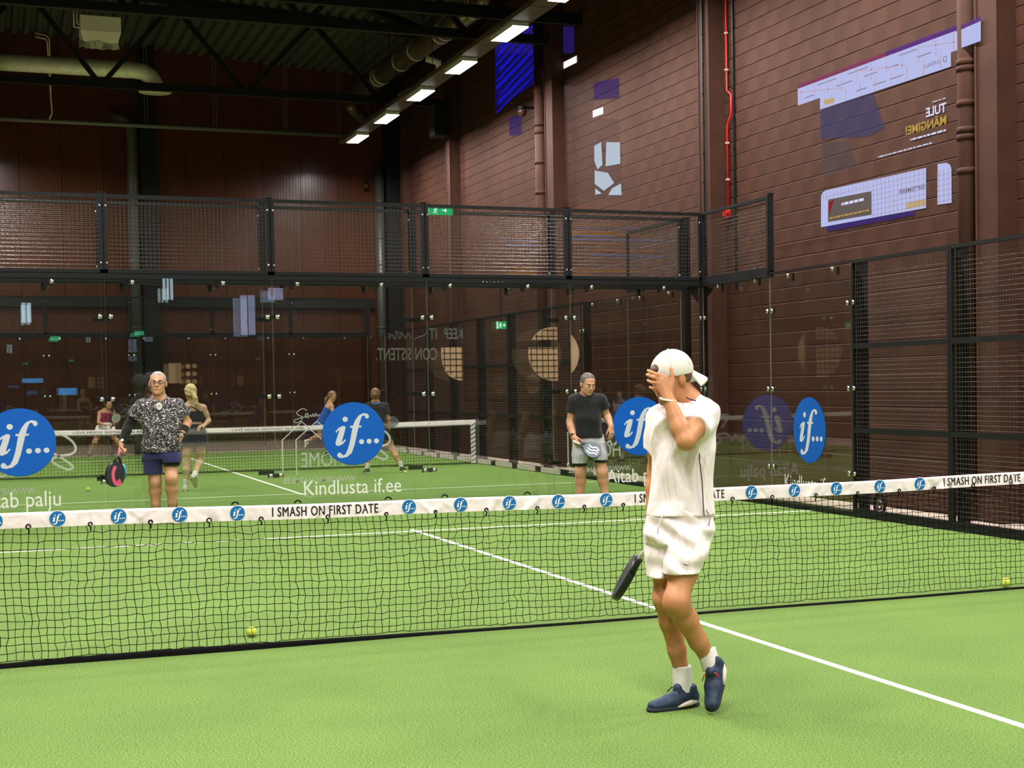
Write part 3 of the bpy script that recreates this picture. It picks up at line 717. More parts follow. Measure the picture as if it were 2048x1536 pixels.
def clamp(parent, c, ux, n, two=True, drop=0.0, w=0.20):
    """black plate with two chrome buttons across a glass joint; c on the near face, n towards the court"""
    c = Vector(c); ux = Vector(ux); n = Vector(n); z = Vector((0, 0, 1)); R = Matrix((ux, n, z)).transposed()
    p = MB().cbox(c - n*0.022, (w, 0.014, 0.055), R=R).build('clamp_plate', M_steel, parent)
    for s in ((-1, 1) if two else (0,)):
        q = c + ux*(s*0.062)
        b = MB(); b.tube([q + n*0.0, q + n*0.012, q + n*0.02], [0.03, 0.03, 0.022], 14); b.build('clamp_button', M_chrome, p, True)
    return p
def hook(parent, c, ux, n):
    c = Vector(c); ux = Vector(ux); n = Vector(n); z = Vector((0, 0, 1)); R = Matrix((ux, n, z)).transposed()
    p = MB().cbox(c - n*0.03 + ux*(-0.07) - z*0.02, (0.05, 0.012, 0.10), R=R).build('top_bracket', M_steel, parent)
    b = MB(); b.tube([c, c + n*0.012, c + n*0.02], [0.028, 0.028, 0.02], 14); b.build('bracket_button', M_chrome, p, True)

def glass_x(y, x0, x1, n, label, joint_right, group, deco=None, z1=2.97):
    """glass panel standing across the court; n = +-1: direction of its court side along Y"""
    e = empty('glass_panel', ((x0 + x1)/2, y, 0)); hw = (x1 - x0)/2 - 0.004
    b = MB()
    b.add([(-hw, -0.005, 0.03), (hw, -0.005, 0.03), (hw, -0.005, z1), (-hw, -0.005, z1)], [(0, 1, 2, 3)], 0)
    b.add([(-hw, 0.005, 0.03), (hw, 0.005, 0.03), (hw, 0.005, z1), (-hw, 0.005, z1)], [(3, 2, 1, 0)], 0)
    for s in (-1, 1): b.add([(s*hw, -0.005, 0.03), (s*hw, 0.005, 0.03), (s*hw, 0.005, z1), (s*hw, -0.005, z1)], [(0, 1, 2, 3)], 1)
    b.add([(-hw, -0.005, z1), (hw, -0.005, z1), (hw, 0.005, z1), (-hw, 0.005, z1)], [(0, 1, 2, 3)], 1)
    b.build('pane', [M_glass, M_edge], e)
    nv = (0, n, 0)
    for z in (0.5, 1.5, 2.5):
        if joint_right: clamp(e, ((x1 - x0)/2, n*0.005, z), (1, 0, 0), nv)
    for q in (-0.68, 0.40): hook(e, (q, n*0.005, 2.92), (1, 0, 0), nv)
    if deco: deco(e, nv)
    tag(e, label, 'glass panel', group)
    return e
def glass_y(x, y0, y1, n, label, joints, group, deco=None, z1=2.97):
    e = empty('glass_panel', (x, (y0 + y1)/2, 0)); hw = (y1 - y0)/2 - 0.004
    b = MB()
    b.add([(-0.005, -hw, 0.03), (-0.005, hw, 0.03), (-0.005, hw, z1), (-0.005, -hw, z1)], [(3, 2, 1, 0)], 0)
    b.add([(0.005, -hw, 0.03), (0.005, hw, 0.03), (0.005, hw, z1), (0.005, -hw, z1)], [(0, 1, 2, 3)], 0)
    for s in (-1, 1): b.add([(-0.005, s*hw, 0.03), (0.005, s*hw, 0.03), (0.005, s*hw, z1), (-0.005, s*hw, z1)], [(0, 1, 2, 3)], 1)
    b.add([(-0.005, -hw, z1), (-0.005, hw, z1), (0.005, hw, z1), (0.005, -hw, z1)], [(0, 1, 2, 3)], 1)
    b.build('pane', [M_glass, M_edge], e)
    nv = (n, 0, 0)
    for s in joints:
        for z in (0.5, 1.5, 2.5): clamp(e, (n*0.005, s*(y1 - y0)/2, z), (0, 1, 0), nv, w=0.18)
    for q in (-0.6, 0.5): hook(e, (n*0.005, q, 2.92), (0, 1, 0), nv)
    if deco: deco(e, nv)
    tag(e, label, 'glass panel', group)
    return e

def wire(b, a, c, r, n=5): b.tube([a, c], r, n, cap=False)
def mesh_x(y, x0, x1, z0, z1, label, group, vis=True):
    """framed welded mesh panel across the court"""
    e = empty('mesh_panel', ((x0 + x1)/2, y, z0)); hw = (x1 - x0)/2; H = z1 - z0
    b = MB(); t = 0.04
    b.box((-hw, -t/2, H - t), (hw, t/2, H)); b.build('top_rail', M_steel, e)
    for s in (-1, 1):
        b = MB(); b.box((min(s*hw, s*(hw - t)), -t/2, 0), (max(s*hw, s*(hw - t)), t/2, H - t)); b.build('side_rail', M_steel, e)
    MB().box((-hw, -t/2, 0), (hw, t/2, t)).build('bottom_rail', M_steel, e)
    b = MB(); x = -hw + 0.05
    while x < hw - 0.02: wire(b, (x, 0.004, t/2), (x, 0.004, H - t/2), 0.0021); x += 0.05
    z = 0.05
    while z < H - 0.02: wire(b, (-hw + t/2, -0.004, z), (hw - t/2, -0.004, z), 0.0023); z += 0.05
    tag(b.build('welded_wire', M_wire, e, True), kind='stuff')
    for s in (-1, 1):
        for z in (0.12, H - 0.14): MB().tube([(s*(hw - 0.03), -0.03, z), (s*(hw - 0.03), -0.018, z)], 0.013, 8).build('bolt', M_chrome, e, True)
    tag(e, label, 'mesh panel', group)
def mesh_y(x, y0, y1, z0, z1, label, group, rails=()):
    e = empty('mesh_panel', (x, (y0 + y1)/2, z0)); hw = (y1 - y0)/2; H = z1 - z0; t = 0.04
    MB().box((-t/2, -hw, H - t), (t/2, hw, H)).build('top_rail', M_steel, e)
    MB().box((-t/2, -hw, 0), (t/2, hw, t)).build('bottom_rail', M_steel, e)
    for s in (-1, 1): MB().box((-t/2, min(s*hw, s*(hw - t)), t), (t/2, max(s*hw, s*(hw - t)), H - t)).build('side_rail', M_steel, e)
    for zr in rails: MB().box((-t/2, -hw + t, zr - 0.03), (t/2, hw - t, zr + 0.03)).build('middle_rail', M_steel, e)
    b = MB(); y = -hw + 0.05
    while y < hw - 0.02: wire(b, (0.004, y, t/2), (0.004, y, H - t/2), 0.0021); y += 0.05
    z = 0.05
    while z < H - 0.02: wire(b, (-0.004, -hw + t/2, z), (-0.004, hw - t/2, z), 0.0023); z += 0.05
    tag(b.build('welded_wire', M_wire, e, True), kind='stuff')
    tag(e, label, 'mesh panel', group)
def post(x, y, h, wx, wy, label, group, z0=0.0):
    e = empty('fence_post', (x, y, z0))
    MB().box((-wx/2, -wy/2, 0), (wx/2, wy/2, h)).build('post_tube', M_steel, e)
    MB().box((-wx/2 - 0.01, -wy/2 - 0.01, h), (wx/2 + 0.01, wy/2 + 0.01, h + 0.012)).build('post_cap', M_steel, e)
    if z0 == 0.0: MB().box((-wx/2 - 0.03, -wy/2 - 0.03, 0), (wx/2 + 0.03, wy/2 + 0.03, 0.012)).build('foot_plate', M_steel, e)
    tag(e, label, 'post', group)

# ---- decals of the near court's glass
def deco_A(text, w0, w1):
    def f(e, nv):
        logo(e, (0, nv[1]*0.006, 1.005), (1, 0, 0), (0, 0, 1), nv)
        lettering(e, text, w0, w1, 0.235, 0.185, lambda s, z: (s, nv[1]*0.007, z), name='slogan')
    return f
def deco_side(e, nv):
    logo(e, (nv[0]*0.006, 0.0, 0.99), (0, -1, 0), (0, 0, 1), nv)
    lettering(e, 'Kindlusta if.ee', 0.65, -0.62, 0.235, 0.185, lambda s, z: (nv[0]*0.007, s, z), name='slogan')
# ---- decals of the far court's glass, facing away from us
SEM = [(0.78,0.86),(0.86,1.02),(1.0,1.08),(1.08,0.98),(0.98,0.86),(0.80,0.80),(0.70,0.72),(0.80,0.62),(0.95,0.58)]
def deco_B(e, nv):
    F = lambda s, z: (s, nv[1]*0.007, z)
    def st(pts, w, nm):
        v, f = ribbon(catmull(pts, 6), w); b = MB(); b.add([F(p[0], p[1]) for p in v], f); return b.build(nm, M_decal, e)
    st([(0.36, 0.92), (0.28, 1.03), (0.24, 1.10), (0.34, 1.12), (0.48, 1.08), (0.62, 0.98), (0.66, 0.88), (0.60, 0.82), (0.46, 0.80), (0.38, 0.76), (0.42, 0.70), (0.56, 0.63), (0.62, 0.66), (0.54, 0.74), (0.40, 0.83), (0.28, 0.84), (0.22, 0.78), (0.18, 0.72), (0.14, 0.82), (0.05, 0.72), (0.0, 0.80), (-0.1, 0.70), (-0.14, 0.78), (-0.24, 0.70)], 0.028, 'script_lettering')
    for dx, wd in ((-0.78, 0.52), (-0.60, 0.56)):
        b = MB(); v, f = ribbon([(dx, 0.45), (dx, 0.92), (dx + wd*0.5, 1.16), (dx + wd, 0.92)], 0.016); b.add([F(p[0], p[1]) for p in v], f); b.build('house_outline', M_decal, e)
    lettering(e, 'HOME', 0.02, -0.54, 0.56, 0.19, F, name='home_lettering')
    lettering(e, 'WWW.SEMITAHOME.EE', 0.18, -0.78, 0.35, 0.075, F, name='web_address', bold=0.012)

# ---- near court, back wall (Y = 10)
gA = 'glass panels of the near back wall'
names = {-4: 'glass panel of the near back wall at the left edge, with a blue lettered disc', -2: 'plain glass panel of the near back wall behind the man in the patterned shirt',
         0: 'glass panel with blue disc and Kindlusta if.ee, middle of the near back wall', 2: 'plain glass panel of the near back wall left of the man in the black shirt',
         4: 'glass panel in the right corner, its blue disc half hidden by the white player'}
for xc in (-4, -2, 0, 2, 4):
    dec = {-4: deco_A('Aitab palju', -0.50, 0.44), 0: deco_A('Kindlusta if.ee', -0.65, 0.61), 4: deco_A('Aitab palju', -0.50, 0.44)}.get(xc)
    glass_x(10.0, xc - 1, xc + 1, -1, names[xc], xc < 4, gA, dec)
mn = {-4: 'top mesh panel of the near back wall at the left edge', -2: 'top mesh panel of the near back wall before the grey far duct', 0: 'middle top mesh panel of the near back wall', 2: 'top mesh panel of the near back wall right of the exit sign', 4: 'top mesh panel of the near back wall next to the right corner'}
for xc in (-4, -2, 0, 2, 4): mesh_x(10.03, xc - 1 + 0.004, xc + 1 - 0.004, 3.03, 3.98, mn[xc], 'top mesh of the near back wall')
e = empty('cross_beam', (0, 10.07, 2.985)); MB().box((-5.1, -0.05, -0.045), (5.1, 0.05, 0.045)).build('beam_tube', M_steel, e)
for k in range(6): MB().tube([(1.78 + k*0.054, -0.056, -0.01), (1.78 + k*0.054, -0.05, -0.01)], 0.009, 8).build('rivet', M_chrome, e, True)
tag(e, 'long black beam on top of the near back glass', 'beam')
for xc, lb in ((-5, 'left of the view'), (-3, 'left of the grey duct'), (-1, 'right of the grey duct'), (1, 'behind the green exit sign'), (3, 'left of the right corner')):
    post(xc, 10.10, 0.98, 0.07, 0.05, 'short black mesh post on the near back wall, ' + lb, 'short top posts of the near back wall', 3.02)
post(5.05, 10.10, 3.97, 0.09, 0.09, 'tall black corner post of the near court', 'corner posts')
b = MB()
for s, y in ((-1, 10.07), (1, 10.07)):
    b.add([(5.0 + s*0.04, y, 2.94), (5.0 + s*0.20, y, 2.94), (5.0 + s*0.17, y, 2.88), (5.0 + s*0.10, y, 2.80), (5.0 + s*0.04, y, 2.72)], [(0, 1, 2, 3, 4)])
    b.add([(5.0 + s*0.04, y + 0.02, 2.94), (5.0 + s*0.20, y + 0.02, 2.94), (5.0 + s*0.17, y + 0.02, 2.88), (5.0 + s*0.10, y + 0.02, 2.80), (5.0 + s*0.04, y + 0.02, 2.72)], [(4, 3, 2, 1, 0)])
tag(b.build('corner_gusset', M_steel), 'small black curved brace plates at the top of the near corner post', 'bracket')

# ---- near court, right side (X = 5)
gS = 'glass panels of the near right side'
glass_y(5.0, 8.0, 10.0, -1, 'side glass panel right of the white player, next to the corner', (1,), gS)
glass_y(5.0, 6.0, 8.0, -1, 'side glass panel with the blue oval-looking disc, ending at the mesh', (1, -1), gS, deco_side)
mesh_y(5.0, 8.004, 9.996, 3.03, 3.98, 'top mesh panel jutting up on the right side beside the corner', 'mesh of the near right side')
tag(MB().box((4.96, 8.0, 2.94), (5.06, 10.0, 3.03)).build('side_beam', M_steel), 'black beam on top of the side glass next to the corner', 'beam')
tag(MB().box((4.985, 6.0, 2.975), (5.015, 8.0, 2.995)).build('top_edge_trim', M_steel), 'thin black trim on the top edge of the side glass', 'trim')
post(5.02, 8.0, 0.98, 0.05, 0.07, 'short black end post of the jutting top mesh on the right', 'end posts', 3.02)
mesh_y(5.0, 4.004, 5.97, 0.06, 2.99, 'tall mesh panel of the right side, first after the glass', 'mesh of the near right side', (0.95, 1.93))
mesh_y(5.0, 2.004, 3.996, 0.06, 2.99, 'tall mesh panel of the right side at the right edge of the view', 'mesh of the near right side', (0.95, 1.93))
mesh_y(5.0, 0.2, 1.996, 0.06, 2.99, 'tall mesh panel of the right side level with the net, out of view', 'mesh of the near right side', (0.95, 1.93))
post(5.09, 5.90, 2.98, 0.10, 0.10, 'black post where the right side glass meets the mesh', 'tall posts of the right side')
post(5.09, 3.92, 2.98, 0.10, 0.10, 'black post between the two tall mesh panels at the right edge', 'tall posts of the right side')
post(5.09, 1.95, 2.98, 0.10, 0.10, 'black post of the right side just outside the view', 'tall posts of the right side')
tag(MB().box((4.97, 0.0, 0.0), (5.16, 10.1, 0.055)).build('base_beam', M_steel), 'long black base beam along the right side of the near court', 'base beam')
tag(MB().box((-5.1, 9.98, 0.0), (4.96, 10.16, 0.03)).build('base_beam', M_steel), 'black base strip under the near back glass', 'base beam')
e = empty('hose_reel', (5.12, 5.62, 0.16))
ring = [(0, 0.11*math.cos(2*PI*k/16), 0.11*math.sin(2*PI*k/16)) for k in range(17)]
MB().tube(ring, 0.02, 6, cap=False).build('coil', M_steel, e, True); MB().tube([(0, 0.055*math.cos(2*PI*k/12), 0.055*math.sin(2*PI*k/12)) for k in range(13)], 0.014, 6, cap=False).build('inner_ring', M_chrome, e, True)
tag(e, 'small black coil behind the mesh at the foot of the glass end post', 'coil')

# ---- far court, near glass (Y = YB0), decals facing away
gB = 'glass panels of the far court near wall'
nb = {-4: 'second glass wall at the left edge, with mirrored lettering', -2: 'second glass wall behind the man in the patterned shirt', 0: 'second glass wall with mirrored HOME lettering behind the middle blue disc', 2: 'second glass wall with a painted slogan reflection, right of the woman in black', 4: 'second glass wall at its right corner with mirrored lettering behind the man in black'}
M_faint = mat('faint_grey_reflection', (0.34, 0.31, 0.31), 0.8)  # grey lettering that paints a slogan reflection onto the glass
def deco_reflected_slogan(e, nv):
    F = lambda s, z: (s, nv[1]*0.007, z)
    G = M_faint
    lettering(e, 'KEEP', -0.295, -0.56, 2.245, 0.145, F, G, 'reflected_word', 0.012)
    lettering(e, 'IT', -0.66, -0.77, 2.245, 0.145, F, G, 'reflected_word', 0.012)
    v, f = ribbon(catmull([(-0.79, 2.37), (-0.83, 2.30), (-0.92, 2.27), (-0.97, 2.24)], 5), 0.012); b = MB(); b.add([F(p[0], p[1]) for p in v], f); b.build('reflected_flourish', G, e)
    lettering(e, 'STAY', -0.30, -0.575, 1.962, 0.165, F, G, 'reflected_word', 0.012)
    lettering(e, 'CON', -0.66, -0.965, 1.962, 0.165, F, G, 'reflected_word', 0.012)
def deco_reflected_slogan_end(e, nv):
    deco_B(e, nv); F = lambda s, z: (s, nv[1]*0.007, z); G = M_faint
    lettering(e, 'SISTENT.', 0.985, 0.49, 1.962, 0.165, F, G, 'reflected_word', 0.012)
    v, f = ribbon(catmull([(0.98, 2.25), (0.94, 2.32), (0.90, 2.25), (0.86, 2.32), (0.82, 2.25), (0.78, 2.36), (0.76, 2.24), (0.72, 2.30), (0.67, 2.26)], 5), 0.010); b = MB(); b.add([F(p[0], p[1]) for p in v], f); b.build('reflected_script', G, e)
for xc in (-4, -2, 0, 2, 4):
    dec = {-4: deco_B, 0: deco_reflected_slogan_end, 2: deco_reflected_slogan, 4: deco_B}.get(xc)
    glass_x(YB0, xc - 1, xc + 1, 1, nb[xc], xc < 4, gB, dec)
nm2 = {-4: 'mesh behind the near top mesh at the left edge', -2: 'mesh behind the near top mesh by the grey duct', 0: 'mesh behind the middle near top mesh', 2: 'mesh behind the near top mesh right of the exit sign', 4: 'mesh behind the near top mesh by the corner'}
for xc in (-4, -2, 0, 2, 4): mesh_x(YB0 - 0.03, xc - 1 + 0.004, xc + 1 - 0.004, 3.03, 3.98, 'second layer of top ' + nm2[xc], 'top mesh of the far court near wall')
tag(MB().box((-5.1, YB0 - 0.10, 2.94), (5.1, YB0 - 0.02, 3.03)).build('cross_beam', M_steel), 'second black beam on top of the far court near glass', 'beam')
for xc, lb in ((-3, 'at the left'), (-1, 'left of the middle'), (1, 'beside the green exit sign'), (3, 'near the right corner')):
    post(xc, YB0 - 0.10, 0.98, 0.07, 0.05, 'short black post of the second mesh layer ' + lb, 'short top posts of the far court', 3.02)
post(5.05, YB0 - 0.08, 3.97, 0.10, 0.10, 'tall black corner post of the far court, left of the near corner post', 'corner posts')
tag(MB().box((-5.1, YB0 - 0.15, 0.0), (5.1, YB0 - 0.02, 0.03)).build('base_beam', M_steel), 'black base strip under the far court near glass', 'base beam')

# ---- far court, right side
gSB = 'glass panels of the far court right side'
glass_y(5.0, YB0, YB0 + 2, -1, 'side glass panel of the far court beside its near corner post', (), gSB)
glass_y(5.0, YB0 + 2, YB0 + 4, -1, 'side glass panel of the far court ending at its mesh', (1,), gSB)
mesh_y(5.0, YB0 + 0.004, YB0 + 1.996, 3.03, 3.98, 'top mesh panel on the far court side beside its corner post', 'mesh of the far right side')
ordn = ['first', 'second', 'third', 'fourth', 'fifth', 'sixth']
for k in range(6):
    y0 = YB0 + 4 + 2*k
    mesh_y(5.0, y0 + 0.004, y0 + 1.996, 0.06, 2.99, 'tall mesh panel of the far court right side, %s from the near glass' % ordn[k], 'mesh of the far right side', (0.95, 1.93))
    post(5.09, y0 + 0.0, 2.98, 0.10, 0.10, 'black post of the far court right side, %s from the near glass' % ordn[k], 'tall posts of the far right side')
for k in range(2): glass_y(5.0, YB0 + 16 + 2*k, YB0 + 18 + 2*k, -1, 'side glass panel of the far court, %s from its far corner' % ('second' if k == 0 else 'next'), (), gSB)
tag(MB().box((4.97, YB0, 0.0), (5.14, YB0 + 20, 0.055)).build('base_beam', M_steel), 'black base beam along the right side of the far court', 'base beam')
for k in range(9):
    y0 = YB0 + 5.1 + 1.35*k
    tag(MB().box((4.93, y0, 0.012), (4.965, y0 + 0.95, 0.10)).build('kerb_board', mat('pale_kerb', (0.62, 0.58, 0.50), 0.6)), 'pale low kerb board along the far court right mesh, counted %s from the camera' % ['1st', '2nd', '3rd', '4th', '5th', '6th', '7th', '8th', '9th'][k], 'kerb board', 'pale kerb boards')
# ---- far court, far end
def deco_far(e, nv):
    F = lambda s, z: (s - 4.0, nv[1]*0.007, z)
    for pts in ([(3.36, 1.02), (3.30, 1.07), (3.20, 1.06), (3.10, 0.97), (3.16, 0.90), (3.25, 0.86), (3.20, 0.76), (3.08, 0.71), (3.02, 0.76), (3.14, 0.82), (3.32, 0.86), (3.40, 0.92), (3.35, 0.95), (3.32, 0.88), (3.38, 0.84), (3.46, 0.90), (3.49, 0.86), (3.53, 0.94), (3.56, 0.86), (3.61, 0.95), (3.64, 0.87), (3.70, 0.92)],):
        v, f = ribbon(catmull(pts, 5), 0.022); b = MB(); b.add([F(p[0], p[1]) for p in v], f); b.build('script_lettering', M_decal, e)
for xc in (-4, -2, 0, 2, 4):
    lb = {-4: 'at the left edge', -2: 'second from the left', 0: 'in the middle', 2: 'second from the right', 4: 'at the right'}[xc]
    glass_x(YB0 + 20, xc - 1, xc + 1, -1, 'distant end glass panel of the far court ' + lb, xc < 4, 'glass panels of the distant end', deco_far if xc == 4 else None)
    mesh_x(YB0 + 20.03, xc - 1 + 0.004, xc + 1 - 0.004, 3.03, 3.98, 'distant top mesh panel of the far court end ' + lb, 'top mesh of the distant end')
tag(MB().box((-5.1, YB0 + 20.02, 2.94), (5.1, YB0 + 20.10, 3.03)).build('cross_beam', M_steel), 'distant black beam at the end of the far court', 'beam')
post(5.05, YB0 + 20.08, 3.97, 0.10, 0.10, 'distant corner post of the far court', 'corner posts')

# ---- round tan glass reflections, imitated by thin panels hung behind the glass
M_tan = mat('tan_reflection', (0.60, 0.36, 0.22), 0.6, var=0.08, vscale=5, emit=(0.60, 0.34, 0.20), estr=0.0)
def tan_reflection(loc, pieces, grid, hangers, label):
    e = empty('reflection_panel', loc)
    for pts in pieces:
        b = MB(); n = len(pts); b.add([(p[0], -0.006, p[1]) for p in pts] + [(p[0], 0.006, p[1]) for p in pts], [tuple(range(n)), tuple(range(2*n - 1, n - 1, -1))] + [(i, (i + 1) % n, n + (i + 1) % n, n + i) for i in range(n)])
        b.build('reflection_piece', M_tan, e)
    x0, x1, z0, z1, inside = grid
    b = MB(); st = 0.082
    for x in np.arange(x0 + st/2, x1, st):
        zz = [z for z in np.linspace(z0, z1, 60) if inside(x, z)]
        if zz: b.box((x - 0.004, -0.012, min(zz)), (x + 0.004, -0.0065, max(zz)))
    for z in np.arange(z0 + st/2, z1, st):
        xx = [x for x in np.linspace(x0, x1, 60) if inside(x, z)]
        if xx: b.box((min(xx), -0.016, z - 0.004), (max(xx), -0.0115, z + 0.004))
    tag(b.build('grid_bars', M_steel, e), kind='stuff')
    for x, z in hangers: b = MB(); b.box((x - 0.003, -0.003, z), (x + 0.003, 0.003, 2.975 - loc[2])); b.box((x - 0.003, -0.30, 2.969 - loc[2]), (x + 0.003, -0.003, 2.975 - loc[2])); b.build('hanger', M_steel, e)
    tag(e, label, 'panel')
def arc(r, a0, a1, n=18): return [(r*math.cos(math.radians(a0 + (a1 - a0)*k/n)), r*math.sin(math.radians(a0 + (a1 - a0)*k/n))) for k in range(n + 1)]
R_ = 0.372
def chord(z): return math.sqrt(max(R_*R_ - z*z, 0))
top = [(0.055, 0.195)] + [(x, math.sqrt(R_*R_ - x*x)) for x in np.linspace(0.055, -chord(0.195), 14)]
bot = [(0.055, 0.09), (-chord(0.09), 0.09)] + [(-R_*math.cos(t), -R_*math.sin(t)) for t in np.linspace(-0.22, 1.57, 16)] + [(0.055, -chord(0.055))]
rgt = [(0.255, -chord(0.255)*0.98), (0.255, chord(0.255)*0.98)] + [(math.sqrt(R_*R_ - z*z), z) for z in np.linspace(chord(0.255)*0.96, -chord(0.255)*0.96, 12)]
tan_reflection((2.90, 10.40, 2.022), [top, bot, rgt], (-R_, 0.055, -R_, R_, lambda x, z: x*x + z*z < 0.136 and x < 0.05 and not 0.09 < z < 0.195), [(-0.1, 0.30), (0.30, 0.2)], 'round tan glass reflection, imitated by a slotted panel hung left of the corner')
qt = [(0.146, 0.225), (-0.146, 0.225), (-0.150, 0.12), (-0.135, 0.0), (-0.10, -0.09), (-0.04, -0.16), (0.03, -0.20), (0.09, -0.22), (0.146, -0.222)]
tan_reflection((1.446, 10.40, 1.893), [qt], (-0.15, 0.146, -0.22, 0.225, lambda x, z: (z > 0 and x > -0.14) or x > -0.14 + (z/0.22)**2*0.24), [(0.1, 0.22)], 'quarter-round tan glass reflection, imitated by a panel behind the painted slogan reflection')
exit_sign((2.23, 10.66, 2.428), 0.14, 0.10, 'small green exit sign seen through the glass left of the round tan reflection', M_green, 2.95)

# ---------------------------------------------------------------- nets
M_cord = mat('black_net_cord', (0.004, 0.004, 0.004), 0.9, spec=0.04)
M_tape = mat('white_net_tape', (0.86, 0.76, 0.77), 0.6, var=0.05, vscale=14, bump=0.6, bscale=9)
def net(y, label, text, detail):
    e = empty('padel_net', (0, y, 0)); hx = 4.98
    def ztop(x): return 0.865 + 0.05*(abs(x)/5.0)**1.6
    th = 0.095
    st = 0.045 if detail else 0.06
    xs = np.arange(-hx, hx + 1e-6, st); nz = int(0.79/st) + 1
    b = MB(); rr = 0.0022 if detail else 0.003
    zs = np.linspace(0.03, 1.0, nz)
    jx = RNG.normal(0, 0.0042 if detail else 0.002, (len(xs), nz)); jz = RNG.normal(0, 0.0032 if detail else 0.001, (len(xs), nz))
    ph = 0.012*np.sin(xs*2.1)[:, None]*np.sin(np.linspace(0, PI, nz))[None, :] + 0.006*np.sin(xs*7.3 + 1)[:, None]*np.sin(np.linspace(0, 2*PI, nz))[None, :]
    X = xs[:, None] + jx + (ph if detail else 0); bot = 0.035
    ZT = np.array([ztop(x) - th + 0.01 for x in xs])[:, None]
    t = np.linspace(0, 1, nz)[None, :]
    Z = bot + (ZT - bot)*t + jz + (0.010*np.sin(xs*3.7)[:, None]*np.sin(PI*t) if detail else 0)
    Yj = RNG.normal(0, 0.002, X.shape)
    for i in range(len(xs)): b.tube([(X[i, k], Yj[i, k], Z[i, k]) for k in range(nz)], rr, 4, cap=False)
    for k in range(nz): b.tube([(X[i, k], Yj[i, k], Z[i, k]) for i in range(len(xs))], rr, 4, cap=False)
    tag(b.build('net_mesh', M_cord, e), kind='stuff')
    # tape: front and back leaf with creases
    n = 1300 if detail else 60; b = MB(); vs = []; fs = []
    rows = 7
    xx = np.linspace(-hx, hx, n)
    cr = np.zeros((n, rows))
    if detail:
        for _ in range(150):
            c = RNG.uniform(-hx, hx); a = RNG.uniform(-0.010, 0.010); wd = RNG.uniform(0.010, 0.035); sl = RNG.uniform(-1.2, 1.2)
            for r in range(rows): cr[:, r] += a*np.exp(-((xx - c - sl*(r/(rows - 1) - .5)*0.12)/wd)**2)*(0.4 + r/(rows - 1)*0.6)
    LOGOS = (-4.31, -3.97, -3.63, -3.28, -2.94, -1.87, -1.53, -1.20, -0.86, -0.52, 0.57, 0.91, 1.25, 1.61, 1.95, 3.05, 3.4, 3.75, 4.1, 4.45)
    for lx in LOGOS: cr *= (1 - np.exp(-((xx - lx)/0.062)**6))[:, None]
    prof = [(0.0, -0.013)] + [(r/(rows - 1)*th*0.98, -0.014) for r in range(rows)]
    for i in range(n):
        zt = ztop(xx[i]) + (0.003*math.sin(xx[i]*3.1) if detail else 0)
        for r in range(rows): vs.append((xx[i], -0.014 - cr[i, r], zt - 0.006 - r/(rows - 1)*(th - 0.006)))
        for r in range(rows): vs.append((xx[i], 0.014, zt - th + r/(rows - 1)*(th - 0.006)))
    R2 = rows*2
    for i in range(n - 1):
        for r in range(R2):
            q = (r + 1) % R2
            if r == rows - 1: continue          # open along the bottom
            fs.append((i*R2 + r, i*R2 + q, (i + 1)*R2 + q, (i + 1)*R2 + r))
    b.add(vs, fs); tape = b.build('tape', M_tape, e, True)
    def tz(x): return ztop(x) + (0.003*math.sin(x*3.1) if detail else 0)
    def surf(x, z):
        fx = (x + hx)/(2*hx)*(n - 1); i = min(max(int(fx), 0), n - 2); fr = fx - i
        rr = min(max((tz(x) - 0.006 - z)/(th - 0.006)*(rows - 1), 0), rows - 1.001); r = int(rr); q = rr - r
        c = (cr[i, r]*(1 - fr) + cr[i+1, r]*fr)*(1 - q) + (cr[i, r+1]*(1 - fr) + cr[i+1, r+1]*fr)*q
        return -0.014 - c
    def conform(o, dy):
        for v in o.data.vertices: v.co.y = surf(v.co.x, v.co.z) - dy
        return o
    blk = mat('black_print', (0.012, 0.012, 0.014), 0.6)
    for (x0, x1) in text[1]:
        a, f2 = fit_text(text[0], abs(x1 - x0), 0.058 if detail else 0.045, spacing=1.12); b = MB(); sg = 1 if x1 > x0 else -1
        for dx, dz in ((-0.0016, 0), (0, 0), (0.0016, 0), (0, 0.0014)): b.add([(x0 + sg*p[0] + dx, -0.017, tz(x0 + sg*p[0]) - (0.076 if detail else 0.07) + p[1] + dz) for p in a], f2)
        conform(b.build('tape_lettering', blk, tape), 0.0016)
    if detail:
        for x in LOGOS:
            zc = tz(x) - 0.048
            b = MB(); place2d(b, *DISC_GEO, (x, -0.0158, zc), (1, 0, 0), (0, 0, 1), 0.049, 0.049); b.build('logo_rim', M_white, tape)
            logo(tape, (x, -0.0128, zc), (1, 0, 0), (0, 0, 1), (0, -1, 0), 0.044, (mat('blue_print', (0.0, 0.14, 0.42), 0.5), M_white), 'logo_disc', 0.007)
        for x in (-4.13, -3.79, -3.45, -3.11, -2.80, -2.39, -2.02, -1.70, -1.36, -1.01, -0.68, -0.40, -0.05, 0.42, 0.73, 1.08, 1.42, 1.77, 2.07, 2.41, 2.75, 3.1, 3.5, 3.9, 4.3):
            zc = tz(x) - th + 0.008; s = random.uniform(0.8, 1.15)
            b = MB(); b.tube([(x + 0.012*s*math.cos(q), -0.024, zc + 0.012*s*math.sin(q)) for q in np.linspace(-0.6, 4.6, 10)] + [(x + 0.004, -0.02, zc - 0.02), (x + 0.002, -0.004, zc - 0.04)], 0.0042, 5)
            b.build('clip_hook', M_cord, e, True)
        for x in (-2.95, -2.57, -2.0, -1.63, -1.07, 0.9):
            zc = tz(x) + 0.002
            MB().tube([(x + 0.02*math.cos(q), 0.0, zc + 0.016*math.sin(q)) for q in np.linspace(0, PI, 9)], 0.0045, 5).build('top_hook', M_cord, e, True)
    # bottom band
    b = MB(); n2 = 80; vs = []; fs = []
